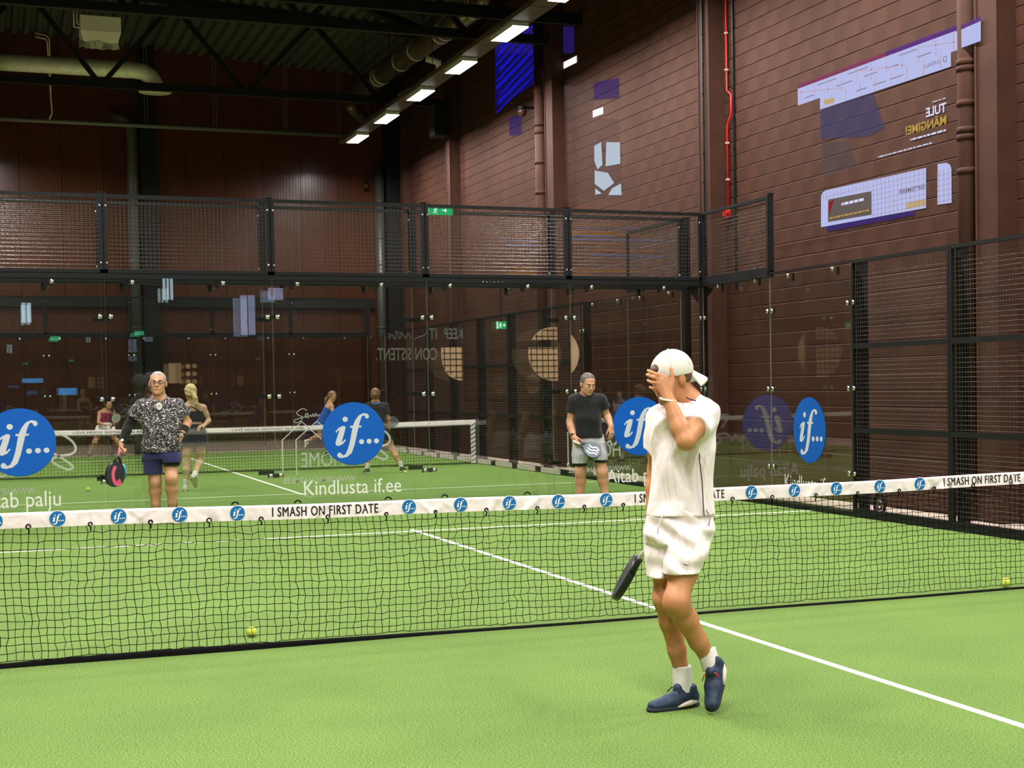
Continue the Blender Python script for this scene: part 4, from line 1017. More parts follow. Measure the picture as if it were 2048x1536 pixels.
    for i, x in enumerate(np.linspace(-hx, hx, n2)):
        hgt = (0.014 + 0.024*math.exp(-((x + 3.3)/1.3)**2)) if detail else 0.03; y0 = -0.03 + 0.012*math.sin(x*2.7)
        vs += [(x, y0 - 0.01, 0.003), (x, y0, hgt*0.6), (x, y0 + 0.02, hgt), (x, y0 + 0.03, 0.003)]
    for i in range(n2 - 1):
        for r in range(3): fs.append((4*i + r, 4*i + 4 + r, 4*i + 5 + r, 4*i + 1 + r))
    b.add(vs, fs); b.build('bottom_band', M_cord, e, True)
    for s in (-1, 1):
        p = MB().box((s*4.95 - 0.04, -0.04, 0), (s*4.95 + 0.04, 0.04, 0.93)).build('net_post', mat('dark_net_post', (0.06, 0.06, 0.06), 0.4), e)
    if not detail:
        b = MB(); b.box((4.80, -0.03, 0.02), (4.90, -0.015, 0.86)); b.build('white_end_strap', M_tape, e)
        for k in range(9):
            zz = 0.06 + k*0.09; b = MB(); b.beam((4.80, -0.034, zz), (4.90, -0.034, zz + 0.06), 0.012, 0.012, up=(0, 1, 0)); b.build('lacing', M_cord, e)
        b = MB(); b.tube([(-4.9, 0, 0.80), (0, 0, 0.765), (4.9, 0, 0.80)], 0.02, 6); b.build('lower_tape', mat('grey_tape', (0.10, 0.10, 0.10), 0.6), e, True)
    tag(e, label, 'net')
net(0.0, 'near padel net with a white tape printed I SMASH ON FIRST DATE', ('I SMASH ON FIRST DATE', ((-2.73, -2.07), (-0.31, 0.36), (2.16, 2.84))), True)
net(YB0 + 10, 'net of the far court seen through the glass, white tape and laced end', ('LOVE MEANS NOTHING IN PADEL', ((-2.9, -1.5), (0.0, 1.4))), False)

# ---------------------------------------------------------------- balls
def ball(x, y, label, r=0.0335, rot=(0.3, 0.5, 0.2)):
    e = empty('padel_ball', (x, y, r))
    bm = bmesh.new(); bmesh.ops.create_uvsphere(bm, u_segments=24, v_segments=14, radius=r); me = bpy.data.meshes.new('felt'); bm.to_mesh(me); bm.free()
    me.materials.append(mat('yellow_felt', (0.62, 0.72, 0.02), 0.95, spec=0.1, bump=0.4, bscale=900, sheen=0.5)); me.polygons.foreach_set('use_smooth', [True]*len(me.polygons))
    link('felt', me, e)
    pts = []
    for k in range(49):
        t = 2*PI*k/48; a = 0.44*r*0 + PI/2 - (PI/2 - 0.44)*math.cos(t); bb = t/2 + 0.44*math.sin(2*t)
        th2 = math.acos(max(-1, min(1, 0.72*math.sin(2*t)))); phi = t + 0.35*math.sin(2*t + PI/2)*0
        pts.append(Vector((r*math.sin(th2)*math.cos(phi), r*math.sin(th2)*math.sin(phi), r*math.cos(th2))))
    R = Euler(rot).to_matrix()
    MB().tube([R @ p for p in pts], 0.0016, 5, cap=False).build('seam', mat('pale_seam', (0.75, 0.78, 0.5), 0.8), e, True)
    tag(e, label, 'ball', 'balls on the courts')
ball(-2.80, 0.45, 'yellow ball lying behind the near net, left of the middle')
ball(2.78, 0.085, 'yellow ball lying against the foot of the near net at the right edge')
ball(-2.9, 16.4, 'pale ball on the far court, left of the hanging racket')
ball(2.72, 18.0, 'pale ball on the far court at the feet of the woman in black')
ball(2.83, 0.16, 'second yellow ball half hidden behind the ball at the right edge')
# ================================================================== figures: one smooth surface per body, grown from a distance field
def V3(*a): return np.array(a, float)
def unit(v):
    v = np.array(v, float); return v / (np.linalg.norm(v) + 1e-12)

class Field:
    def __init__(s, lo, hi, vox):
        s.lo = np.array(lo, float); s.vox = vox
        s.n = np.ceil((np.array(hi, float) - s.lo) / vox).astype(int) + 1
        s.F = np.full(s.n, 0.5, np.float32)
        s.ax = [s.lo[i] + vox * np.arange(s.n[i]) for i in range(3)]
    def like(s):
        o = Field.__new__(Field); o.lo, o.vox, o.n, o.ax = s.lo, s.vox, s.n, s.ax; o.F = np.full(s.n, 0.5, np.float32); return o
    def _reg(s, lo, hi, pad):
        a = np.clip(np.floor((np.array(lo) - pad - s.lo) / s.vox).astype(int), 0, s.n - 1)
        b = np.clip(np.ceil((np.array(hi) + pad - s.lo) / s.vox).astype(int) + 1, 1, s.n)
        sl = tuple(slice(a[i], max(b[i], a[i] + 1)) for i in range(3))
        g = [s.ax[0][sl[0]][:, None, None], s.ax[1][sl[1]][None, :, None], s.ax[2][sl[2]][None, None, :]]
        return sl, g
    def _mix(s, sl, d, k, mode):
        a = s.F[sl]; d = d.astype(np.float32)
        if mode == 'U':
            if k > 0:
                h = np.maximum(k - np.abs(a - d), 0) / k; r = np.minimum(a, d) - h*h*k*0.25
            else: r = np.minimum(a, d)
        elif mode == 'S':
            d = -d
            if k > 0:
                h = np.maximum(k - np.abs(a - d), 0) / k; r = np.maximum(a, d) + h*h*k*0.25
            else: r = np.maximum(a, d)
        s.F[sl] = r
    def cap(s, a, b, ra, rb, k=0.02, mode='U', sq=None):
        """tapered capsule; sq=(axis, factor) widens it along an axis"""
        a = np.array(a, float); b = np.array(b, float); R = max(ra, rb) * (max(1, sq[1]) if sq else 1)
        sl, g = s._reg(np.minimum(a, b), np.maximum(a, b), R + k + 0.03)
        ab = b - a; L2 = ab @ ab + 1e-12
        w = [g[i] - a[i] for i in range(3)]
        t = np.clip((w[0]*ab[0] + w[1]*ab[1] + w[2]*ab[2]) / L2, 0, 1)
        w = [w[i] - t*ab[i] for i in range(3)]
        if sq:
            n = unit(sq[0]); wn = w[0]*n[0] + w[1]*n[1] + w[2]*n[2]; c = wn*(1/sq[1] - 1); w = [w[i] + n[i]*c for i in range(3)]
        d = np.sqrt(w[0]**2 + w[1]**2 + w[2]**2) - (ra + (rb - ra)*t)
        s._mix(sl, d, k, mode); return s
    def chain(s, pts, rs, k=0.02, sq=None):
        for i in range(len(pts) - 1): s.cap(pts[i], pts[i+1], rs[i], rs[i+1], k if i else k, 'U', sq)
        return s
    def ell(s, c, r, R=None, k=0.02, mode='U'):
        """ellipsoid; R rows are its axes"""
        c = np.array(c, float); r = np.array(r, float); R = np.eye(3) if R is None else np.array(R, float)
        m = r.max(); sl, g = s._reg(c - m, c + m, k + 0.03)
        w = [g[i] - c[i] for i in range(3)]
        q = [(w[0]*R[j][0] + w[1]*R[j][1] + w[2]*R[j][2]) / r[j] for j in range(3)]
        l = np.sqrt(q[0]**2 + q[1]**2 + q[2]**2); l2 = np.sqrt((q[0]/r[0])**2 + (q[1]/r[1])**2 + (q[2]/r[2])**2) + 1e-9
        s._mix(sl, l*(l - 1)/l2, k, mode); return s
    def loft(s, secs, k=0.0, disp=None, n=2.4, cut=True):
        """stack of level sections (z, xl, xr, depth_half, y_centre); n = roundness of the section"""
        A = np.array(sorted(secs, key=lambda q: q[0]), float)
        z0, z1 = A[0, 0], A[-1, 0]
        lo = [A[:, 1].min(), (A[:, 4] - A[:, 3]).min(), z0]; hi = [A[:, 2].max(), (A[:, 4] + A[:, 3]).max(), z1]
        sl, g = s._reg(lo, hi, 0.05)
        zz = g[2]; f = lambda j: np.interp(zz, A[:, 0], A[:, j])
        cx = (f(1) + f(2))/2; hx = np.maximum((f(2) - f(1))/2, 1e-3); hy = np.maximum(f(3), 1e-3); cy = f(4)
        q = (np.abs((g[0] - cx)/hx)**n + np.abs((g[1] - cy)/hy)**n)**(1.0/n)
        d = (q - 1)*np.minimum(hx, hy)
        if disp is not None: d = d + disp(g[0], g[1], g[2])
        if cut: d = np.maximum(d, np.maximum(z0 - zz, zz - z1) + 0*d)
        s._mix(sl, d + np.zeros([x.stop - x.start for x in sl]), k, 'U'); return s
    def halfspace(s, p, nrm, lo=None, hi=None, k=0.0):
        """remove what lies beyond the plane (in direction nrm)"""
        nrm = unit(nrm)
        if lo is None: lo, hi = s.lo, s.lo + s.vox*(s.n - 1)
        sl, g = s._reg(lo, hi, 0)
        d = (g[0] - p[0])*nrm[0] + (g[1] - p[1])*nrm[1] + (g[2] - p[2])*nrm[2]
        s._mix(sl, -d, k, 'S'); return s
    def union(s, o, k=0.0):
        sl = tuple(slice(0, x) for x in s.n); s._mix(sl, o.F, k, 'U'); return s
    def warp(s, fn):
        g = [s.ax[0][:, None, None], s.ax[1][None, :, None], s.ax[2][None, None, :]]
        s.F = (s.F + fn(*g)).astype(np.float32); return s
    def mesh(s):
        F = s.F.copy(); F[0] = F[-1] = 0.5; F[:, 0] = F[:, -1] = 0.5; F[:, :, 0] = F[:, :, -1] = 0.5
        ins = F < 0; nx, ny, nz = F.shape
        c = np.zeros((nx-1, ny-1, nz-1), np.int8)
        for i in (0, 1):
            for j in (0, 1):
                for k in (0, 1): c += ins[i:nx-1+i, j:ny-1+j, k:nz-1+k]
        act = (c > 0) & (c < 8); I = np.argwhere(act)
        if len(I) == 0: return np.zeros((0, 3)), np.zeros((0, 4), int)
        idx = np.full(act.shape, -1, np.int32); idx[act] = np.arange(len(I))
        S = np.zeros((len(I), 3)); N = np.zeros(len(I))
        E3 = [(0,0,0),(1,0,0),(0,1,0),(1,1,0),(0,0,1),(1,0,1),(0,1,1),(1,1,1)]
        for a in range(8):
            for b in range(a + 1, 8):
                df = np.array(E3[b]) - np.array(E3[a])
                if np.abs(df).sum() != 1: continue
                fa = F[tuple((I + E3[a]).T)]; fb = F[tuple((I + E3[b]).T)]
                m = (fa < 0) != (fb < 0); t = np.where(m, fa/(fa - fb + 1e-12), 0)
                S += np.where(m[:, None], np.array(E3[a]) + t[:, None]*df, 0); N += m
        vs = s.lo + s.vox*(I + S/N[:, None]); quads = []
        for ax in range(3):
            d = [0, 0, 0]; d[ax] = 1; o1 = (ax + 1) % 3; o2 = (ax + 2) % 3
            A = ins; B = np.roll(ins, -1, ax); ch = A != B
            E = np.argwhere(ch); E = E[(E[:, ax] < F.shape[ax] - 1) & (E[:, o1] > 0) & (E[:, o2] > 0)]
            flip = ~ins[tuple(E.T)]
            def cell(q1, q2):
                e = E.copy(); e[:, o1] -= q1; e[:, o2] -= q2; e[:, ax] = np.clip(e[:, ax], 0, F.shape[ax] - 2)
                return idx[tuple(e.T)]
            q = np.stack([cell(1, 1), cell(0, 1), cell(0, 0), cell(1, 0)], 1)
            q[flip] = q[flip][:, ::-1]; quads.append(q)
        Q = np.concatenate(quads); Q = Q[(Q >= 0).all(1)]
        return vs, Q
    def build(s, name, m, parent, relax=1):
        vs, Q = s.mesh()
        for _ in range(relax):                       # light smoothing
            acc = np.zeros_like(vs); cnt = np.zeros(len(vs))
            for a in range(4):
                b = (a + 1) % 4
                np.add.at(acc, Q[:, a], vs[Q[:, b]]); np.add.at(acc, Q[:, b], vs[Q[:, a]]); np.add.at(cnt, Q[:, a], 1); np.add.at(cnt, Q[:, b], 1)
            vs = 0.5*vs + 0.5*acc/np.maximum(cnt, 1)[:, None]
        me = bpy.data.meshes.new(name)
        me.vertices.add(len(vs)); me.vertices.foreach_set('co', vs.astype(np.float32).ravel())
        me.loops.add(Q.size); me.loops.foreach_set('vertex_index', Q.astype(np.int32).ravel())
        me.polygons.add(len(Q)); me.polygons.foreach_set('loop_start', np.arange(0, Q.size, 4, dtype=np.int32))
        me.polygons.foreach_set('use_smooth', np.ones(len(Q), bool))
        me.materials.append(m); me.update(calc_edges=True); me.validate()
        return link(name, me, parent)

def head_frame(fd, tilt=(0, 0, 1)):
    f = unit(fd); r = unit(np.cross(f, tilt)); u = np.cross(r, f); return f, r, u      # r = the person's right ... seen from behind
def HP(c, fr, a, b, d, s=1.0): return np.array(c) + s*(fr[0]*a + fr[1]*b + fr[2]*d)
def add_head(S, c, fr, neck, s=1.0, neck_r=0.058, wide=1.0):
    R = np.array(fr); P = lambda a, b, d: HP(c, fr, a, b, d, s)
    S.ell(P(-0.012, 0, 0.035), np.array((0.098, 0.077*wide, 0.086))*s, R, 0.02)
    S.ell(P(0.028, 0, -0.03), np.array((0.060, 0.063*wide, 0.085))*s, R, 0.03)
    S.ell(P(0.028, 0, -0.076), np.array((0.054, 0.052*wide, 0.036))*s, R, 0.03)
    S.cap(P(0.072, -0.008, -0.100), P(0.072, 0.008, -0.100), 0.017*s, 0.017*s, 0.02)
    S.cap(P(0.084, -0.032, 0.022), P(0.084, 0.032, 0.022), 0.012*s, 0.012*s, 0.012)
    for b in (-1, 1):
        S.cap(P(0.060, b*0.038*wide, -0.025), P(0.064, b*0.030*wide, -0.045), 0.024*s, 0.02*s, 0.02)
        S.ell(P(0.102, b*0.031, 0.003), np.array((0.014, 0.019, 0.010))*s, R, 0.008, 'S')
        S.ell(P(-0.006, b*0.079*wide, -0.008), np.array((0.021, 0.010, 0.033))*s, R, 0.006)
    S.cap(P(0.088, 0, 0.012), P(0.108, 0, -0.026), 0.008*s, 0.013*s, 0.010)
    S.cap(P(0.092, -0.010, -0.032), P(0.092, 0.010, -0.032), 0.010*s, 0.010*s, 0.006)
    S.cap(P(0.084, -0.017, -0.062), P(0.084, 0.017, -0.062), 0.010*s, 0.010*s, 0.008)
    S.cap(P(-0.025, 0, -0.045), neck, neck_r*s, neck_r*1.08*s, 0.03)
def face_parts(e, c, fr, s=1.0, brow=(0.10, 0.07, 0.05), lips=(0.42, 0.17, 0.13), smile=0.004, closed=False):
    P = lambda a, b, d: HP(c, fr, a, b, d, s)
    for b in (-1, 1):
        bm = MB(); bm.tube([P(0.086, b*0.031 - 0.014, 0.003), P(0.089, b*0.031, 0.005), P(0.086, b*0.031 + 0.014, 0.003)], [0.002*s, 0.0075*s, 0.002*s], 8)
        eo = bm.build('eye', mat('eye_white', (0.62, 0.58, 0.54), 0.25), e, True)
        MB().tube([P(0.0925, b*0.031, 0.004), P(0.0985, b*0.031, 0.004)], [0.0058*s, 0.004*s], 8).build('iris', mat('dark_iris', (0.03, 0.02, 0.015), 0.2), eo, True)
        MB().tube([P(0.094, b*0.050, 0.024), P(0.098, b*0.033, 0.030), P(0.096, b*0.014, 0.025)], [0.002*s, 0.0042*s, 0.003*s], 6).build('eyebrow', mat('brow_%d' % int(brow[0]*100), brow, 0.8), e, True)
    MB().tube([P(0.083, -0.026, -0.060 + smile), P(0.093, -0.010, -0.063), P(0.094, 0, -0.0635), P(0.093, 0.010, -0.063), P(0.083, 0.026, -0.060 + smile)], [0.0015*s, 0.0042*s, 0.0048*s, 0.0042*s, 0.0015*s], 6).build('mouth', mat('lips', lips, 0.5), e, True)
def hair_cap(e, S0, c, fr, s, m, thick=0.007, front=0.05, low=0.0, back=-0.06, side=0.01, name='hair', amp=0.003, lump=70):
    """short hair: a shell round the cranium, cut away at the face"""
    P = lambda a, b, d: HP(c, fr, a, b, d, s); H = S0.like(); R = np.array(fr)
    H.ell(P(-0.012, 0, 0.035), (np.array((0.098, 0.077, 0.086)) + thick)*s, R, 0.0)
    H.ell(P(-0.035, 0, -0.02), (np.array((0.075, 0.070, 0.080)) + thick)*s, R, 0.02)
    H.warp(lambda x, y, z: amp*(np.sin(x*lump) * np.sin(y*lump*1.1 + 1) + np.sin(z*lump*1.3 + x*40)))
    H.halfspace(P(front, 0, 0.055), fr[0] - 0.55*fr[2]); [H.ell(P(front + 0.035, b*0.045, 0.06), np.array((0.045, 0.028, 0.035))*s, R, 0.004, 'S') for b in (-1, 1)]; H.halfspace(P(-0.01, 0, low), 0.35*fr[0] - fr[2]); H.halfspace(P(0, 0, back), -fr[2])
    return H.build(name, m, e)

def add_hand(S, wrist, d, nrm, side, curl=(0.5, 0.6, 0.5), s=1.0, thumb=(0.6, 0.3), spread=0.10, k=0.004, lens=None):
    """hand from the wrist along d; nrm points out of the back of the hand; side = towards the thumb; fingers bend towards -nrm"""
    d = unit(d); nrm = unit(np.array(nrm) - d*np.dot(nrm, d)); side = unit(np.array(side) - d*np.dot(side, d) - nrm*np.dot(side, nrm))
    w = np.array(wrist, float); L = 0.085*s
    for q in (-0.028, -0.009, 0.010, 0.028):
        S.cap(w + side*q*0.55*s, w + d*L + side*q*s, 0.017*s, 0.0125*s, 0.012)
    S.cap(w - d*0.02*s, w + d*0.02*s, 0.026*s, 0.026*s, 0.02, sq=(side, 1.2))
    tips = []
    fl = lens or (0.070, 0.079, 0.074, 0.060)
    for i, q in enumerate((0.030, 0.010, -0.010, -0.029)):
        p = w + d*L*(0.98 if i not in (3,) else 0.90) + side*q*s; dv = unit(d + side*spread*(1.2 - 0.8*i)); nn = nrm.copy(); ax = np.cross(dv, nn)
        rr = 0.0095*s if i < 3 else 0.0082*s
        for j, fr in enumerate((0.46, 0.30, 0.24)):
            a = curl[j]; dv2 = unit(dv*math.cos(a) - nn*math.sin(a)); nn = unit(nn*math.cos(a) + dv*math.sin(a)); dv = dv2
            q2 = p + dv*fl[i]*fr*1.35*s; S.cap(p, q2, rr, rr*0.93, k); p = q2; rr *= 0.93
        tips.append(p)
    p = w + d*0.018*s + side*0.024*s; dv = unit(d*0.75 + side*thumb[0] - nrm*thumb[1]); q2 = p + dv*0.042*s
    S.cap(p, q2, 0.016*s, 0.012*s, 0.01); dv = unit(dv*0.8 + d*0.45 - nrm*thumb[1]*0.8); q3 = q2 + dv*0.032*s; S.cap(q2, q3, 0.0115*s, 0.010*s, k); q4 = q3 + unit(dv + d*0.2)*0.024*s; S.cap(q3, q4, 0.010*s, 0.009*s, k)
    return tips

def leg(S, hip, knee, ankle, rt=0.085, rk=0.056, rc=0.058, ra=0.038, back=(0, 1, 0)):
    hip, knee, ankle = map(lambda q: np.array(q, float), (hip, knee, ankle)); bk = np.array(back, float)
    S.cap(hip, hip*0.45 + knee*0.55, rt, rt*0.80, 0.03); S.cap(hip*0.45 + knee*0.55, knee, rt*0.80, rk, 0.03)
    m = knee*0.70 + ankle*0.30
    S.cap(knee, m + bk*0.016, rk, rc, 0.05); S.cap(m + bk*0.016, knee*0.30 + ankle*0.70, rc, ra*1.18, 0.03); S.cap(knee*0.30 + ankle*0.70, ankle, ra*1.18, ra, 0.02)
    S.cap(knee - bk*0.012, knee - bk*0.012 - (knee - ankle)*0.08, rk*0.62, rk*0.55, 0.05)
def arm(S, sh, el, wr, r0=0.052, r1=0.042, r2=0.028):
    sh, el, wr = map(lambda q: np.array(q, float), (sh, el, wr))
    S.cap(sh, sh*0.55 + el*0.45, r0, r0*0.98, 0.03); S.cap(sh*0.55 + el*0.45, el, r0*0.98, r1, 0.03)
    m = el*0.68 + wr*0.32; S.cap(el, m, r1, r1*1.05, 0.02); S.cap(m, wr, r1*1.05, r2, 0.02)

def shoe(e, heel, toe, up, m_up, m_sole, m_trim, s=1.0, lace=None, name='shoe', vox=0.005):
    """training shoe from the heel to the toe point (sole level); up = direction of the ankle"""
    heel = np.array(heel, float); toe = np.array(toe, float); d = unit(toe - heel); L = np.linalg.norm(toe - heel); up = unit(np.array(up) - d*np.dot(up, d)); sd = np.cross(d, up)
    lo = np.minimum(heel, toe) - 0.12; hi = np.maximum(heel, toe) + 0.16; S = Field(lo, hi, vox)
    P = lambda a, b, c: heel + d*a*L + sd*b*s + up*c*s
    S.cap(P(0.14, 0, 0.045), P(0.55, 0, 0.040), 0.036*s, 0.040*s, 0.02, sq=(up, 0.95))
    S.cap(P(0.55, 0, 0.040), P(0.87, 0, 0.030), 0.043*s, 0.036*s, 0.02, sq=(up, 0.75))
    S.cap(P(0.13, 0, 0.05), P(0.16, 0, 0.085), 0.036*s, 0.036*s, 0.02); S.cap(P(0.36, 0, 0.065), P(0.40, 0, 0.10), 0.034*s, 0.024*s, 0.03)
    S.ell(P(0.21, 0, 0.125), np.array((0.038, 0.026, 0.035))*s, (d, sd, up), 0.008, 'S')
    S.halfspace(P(0, 0, 0.018), -up)
    o = S.build(name, m_up, e)
    T = Field(lo, hi, vox)
    T.cap(P(0.12, 0, 0.012), P(0.5, 0, 0.012), 0.040*s, 0.043*s, 0.01, sq=(up, 0.5)); T.cap(P(0.5, 0, 0.012), P(0.88, 0, 0.014), 0.047*s, 0.040*s, 0.01, sq=(up, 0.5))
    T.halfspace(P(0, 0, 0.0), -up); T.halfspace(P(0, 0, 0.027), up)
    T.build('sole', m_sole, o)
    for b in (-1, 1):
        q = MB(); q.tube([P(0.10, b*0.030, 0.03), P(0.22, b*0.040, 0.03), P(0.36, b*0.043, 0.026), P(0.5, b*0.046, 0.02)], [0.010*s, 0.014*s, 0.011*s, 0.004*s], 8); q.build('heel_trim', m_trim, o, True)
    if lace is not None:
        for k in range(4):
            a = 0.44 + k*0.075; h = 0.088 - k*0.012
            MB().tube([P(a, -0.022, h - 0.012), P(a + 0.015, 0, h), P(a, 0.022, h - 0.012)], 0.0035*s, 5).build('lace', lace, o, True)
        MB().tube([P(0.42, 0.0, 0.098), P(0.46, 0.03, 0.10), P(0.52, 0.045, 0.075)], 0.003*s, 5).build('lace', lace, o, True)
        MB().tube([P(0.42, 0.0, 0.098), P(0.44, -0.03, 0.105), P(0.48, -0.045, 0.085)], 0.003*s, 5).build('lace', lace, o, True)
    return o
def sock_tube(e, a, b, r0, r1, m, name='sock', ribs=4):
    a = np.array(a, float); b = np.array(b, float); n = ribs*4 + 1
    pts = [a + (b - a)*i/(n - 1) for i in range(n)]; rs = [r0 + (r1 - r0)*i/(n - 1) + 0.0008*(i % 2) for i in range(n)]
    return MB().tube([tuple(p) for p in pts], rs, 16).build(name, m, e, True)

RACKET_OUT = None
def racket(base, axis, nrm, label, m_face, m_rim, m_grip, deco=None, s=1.0, group='rackets'):
    """padel racket: base = butt of the grip, axis = towards the head, nrm = face normal; world space"""
    a = Vector(axis).normalized(); n = Vector(nrm); n = (n - a*n.dot(a)).normalized(); x = a.cross(n)
    e = empty('padel_racket', base)
    P = lambda u, v, w: tuple((a*u + x*v + n*w)*s)
    MB().tube([P(-0.002, 0, 0), P(0.006, 0, 0), P(0.06, 0, 0), P(0.125, 0, 0)], [0.014*s, 0.017*s, 0.0145*s, 0.0155*s], 12).build('grip', m_grip, e, True)
    # teardrop head
    out = []; N = 44
    for k in range(N):
        t = 2*PI*k/N; r = 0.128*(1 + 0.02*math.cos(2*t)); u = 0.325 - r*math.cos(t)*(1.18 if math.cos(t) > 0 else 1.02); v = r*math.sin(t)
        out.append((u, v))
    b = MB(); h = 0.019
    ring = []
    for (w, sc) in ((-h, 0.955), (-h*0.8, 0.99), (0, 1.0), (h*0.8, 0.99), (h, 0.955)):
        ring.append([P(0.325 + (u - 0.325)*sc, v*sc, w) for u, v in out])
    vs = [q for rr in ring for q in rr]; fs = []
    for i in range(4):
        for k in range(N): fs.append((i*N + k, i*N + (k+1) % N, (i+1)*N + (k+1) % N, (i+1)*N + k))
    b.add(vs, fs); b.build('rim', m_rim, e, True)
    for sg in (-1, 1):
        b = MB(); b.add([P(0.325 + (u - 0.325)*0.955, v*0.955, sg*h*1.0) for u, v in out], [tuple(range(N))]); f = b.build('face', m_face, e)
        hb = MB()
        for i in range(-4, 5):
            for j in range(-4, 5):
                u, v = 0.345 + i*0.022, j*0.022 + (0.011 if i % 2 else 0)
                if (u - 0.335)**2 + v*v < 0.0078: hb.add([P(u + 0.0052*math.cos(2*PI*q/8), v + 0.0052*math.sin(2*PI*q/8), sg*(h + 0.0008)) for q in range(8)], [tuple(range(8))])
        tag(hb.build('drilled_holes', mat('racket_hole', (0.004, 0.004, 0.004), 0.9), f), kind='stuff')
    for sg in (-1, 1):
        MB().tube([P(0.11, 0, 0), P(0.14, sg*0.020, 0), P(0.195, sg*0.050, 0)], [0.015*s, 0.015*s, 0.017*s], 8).build('throat_arm', m_rim, e, True)
    if deco: deco(e, P, h)
    tag(e, label, 'racket', group)
    return e
def to_world(base, rz, p):
    c, s = math.cos(rz), math.sin(rz); return (base[0] + c*p[0] - s*p[1], base[1] + s*p[0] + c*p[1], base[2] + p[2])
def dir_world(rz, p):
    c, s = math.cos(rz), math.sin(rz); return (c*p[0] - s*p[1], s*p[0] + c*p[1], p[2])

def skin(name, col, var=0.10): return mat(name, col, 0.5, 0, 0.35, var=var, vscale=14, bump=0.03, bscale=120)
def crease_cloth(name, col, scale=6.5, strength=0.5, rot=0.6):
    m = cloth(name, col); nt = m.node_tree; b = nt.nodes['Principled BSDF']
    tc = nt.nodes.new('ShaderNodeTexCoord'); mp = nt.nodes.new('ShaderNodeMapping'); mp.inputs['Rotation'].default_value = (0, rot, 0); mp.inputs['Scale'].default_value = (1.9, 1.0, 0.45)
    nz = nt.nodes.new('ShaderNodeTexNoise'); nz.inputs['Scale'].default_value = scale; nz.inputs['Detail'].default_value = 2.0; nz.inputs['Distortion'].default_value = 0.8
    nt.links.new(tc.outputs['Object'], mp.inputs['Vector']); nt.links.new(mp.outputs['Vector'], nz.inputs['Vector'])
    sb = nt.nodes.new('ShaderNodeMath'); sb.operation = 'SUBTRACT'; sb.inputs[1].default_value = 0.5; nt.links.new(nz.outputs['Fac'], sb.inputs[0])
    ab = nt.nodes.new('ShaderNodeMath'); ab.operation = 'ABSOLUTE'; nt.links.new(sb.outputs[0], ab.inputs[0])
    bp = nt.nodes.new('ShaderNodeBump'); bp.inputs['Strength'].default_value = strength; bp.inputs['Distance'].default_value = 0.06
    nt.links.new(ab.outputs[0], bp.inputs['Height'])
    if b.inputs['Normal'].links: nt.links.new(b.inputs['Normal'].links[0].from_node.outputs['Normal'], bp.inputs['Normal'])
    nt.links.new(bp.outputs['Normal'], b.inputs['Normal']); return m
def cloth(name, col, **k): return mat(name, col, 0.85, 0, 0.2, bump=0.06, bscale=160, sheen=0.15, **k)
def frame(u0, v0, k):
    def P(u, v, y=0.0):
        z = (v0 - v)/k; return np.array(((u - u0)/k + 0.014*z, y, z))
    return P
def secs(P, rows):
    """rows (v, u_left, u_right, depth_half, y_centre) -> loft sections"""
    out = []
    for v, a, b, h, y in rows:
        p = P(a, v); q = P(b, v); out.append((p[2], p[0], q[0], h, y))
    return out

SKIN_A = skin('tanned_skin', (0.50, 0.22, 0.095)); SKIN_B = skin('fair_skin', (0.54, 0.28, 0.165)); SKIN_C = skin('light_skin', (0.60, 0.38, 0.24))
WHT_CL = crease_cloth('white_sports_cloth', (0.86, 0.77, 0.76)); BLK_CL = crease_cloth('black_cloth', (0.012, 0.012, 0.013), 9.0); NAVY = crease_cloth('navy_cloth', (0.018, 0.022, 0.070), 9.0); GREY_CL = crease_cloth('light_grey_cloth', (0.46, 0.46, 0.48), 9.0); CHAR = cloth('charcoal_cloth', (0.028, 0.030, 0.033))
M_SOCKW = cloth('white_sock', (0.72, 0.69, 0.66)); M_SOCKB = cloth('dark_sock', (0.03, 0.022, 0.025))
M_SHOE_NAVY = mat('navy_shoe', (0.016, 0.032, 0.070), 0.6, var=0.3, vscale=30); M_SHOE_BLK = mat('black_shoe', (0.012, 0.013, 0.016), 0.55); M_SHOE_WHT = mat('white_shoe', (0.68, 0.66, 0.62), 0.6); M_SOLE_W = mat('pale_sole', (0.62, 0.55, 0.46), 0.6); M_SOLE_D = mat('dark_sole', (0.015, 0.018, 0.03), 0.7); M_LACE_R = mat('red_lace', (0.75, 0.03, 0.04), 0.6); M_LACE_B = mat('black_lace', (0.01, 0.01, 0.012), 0.7)

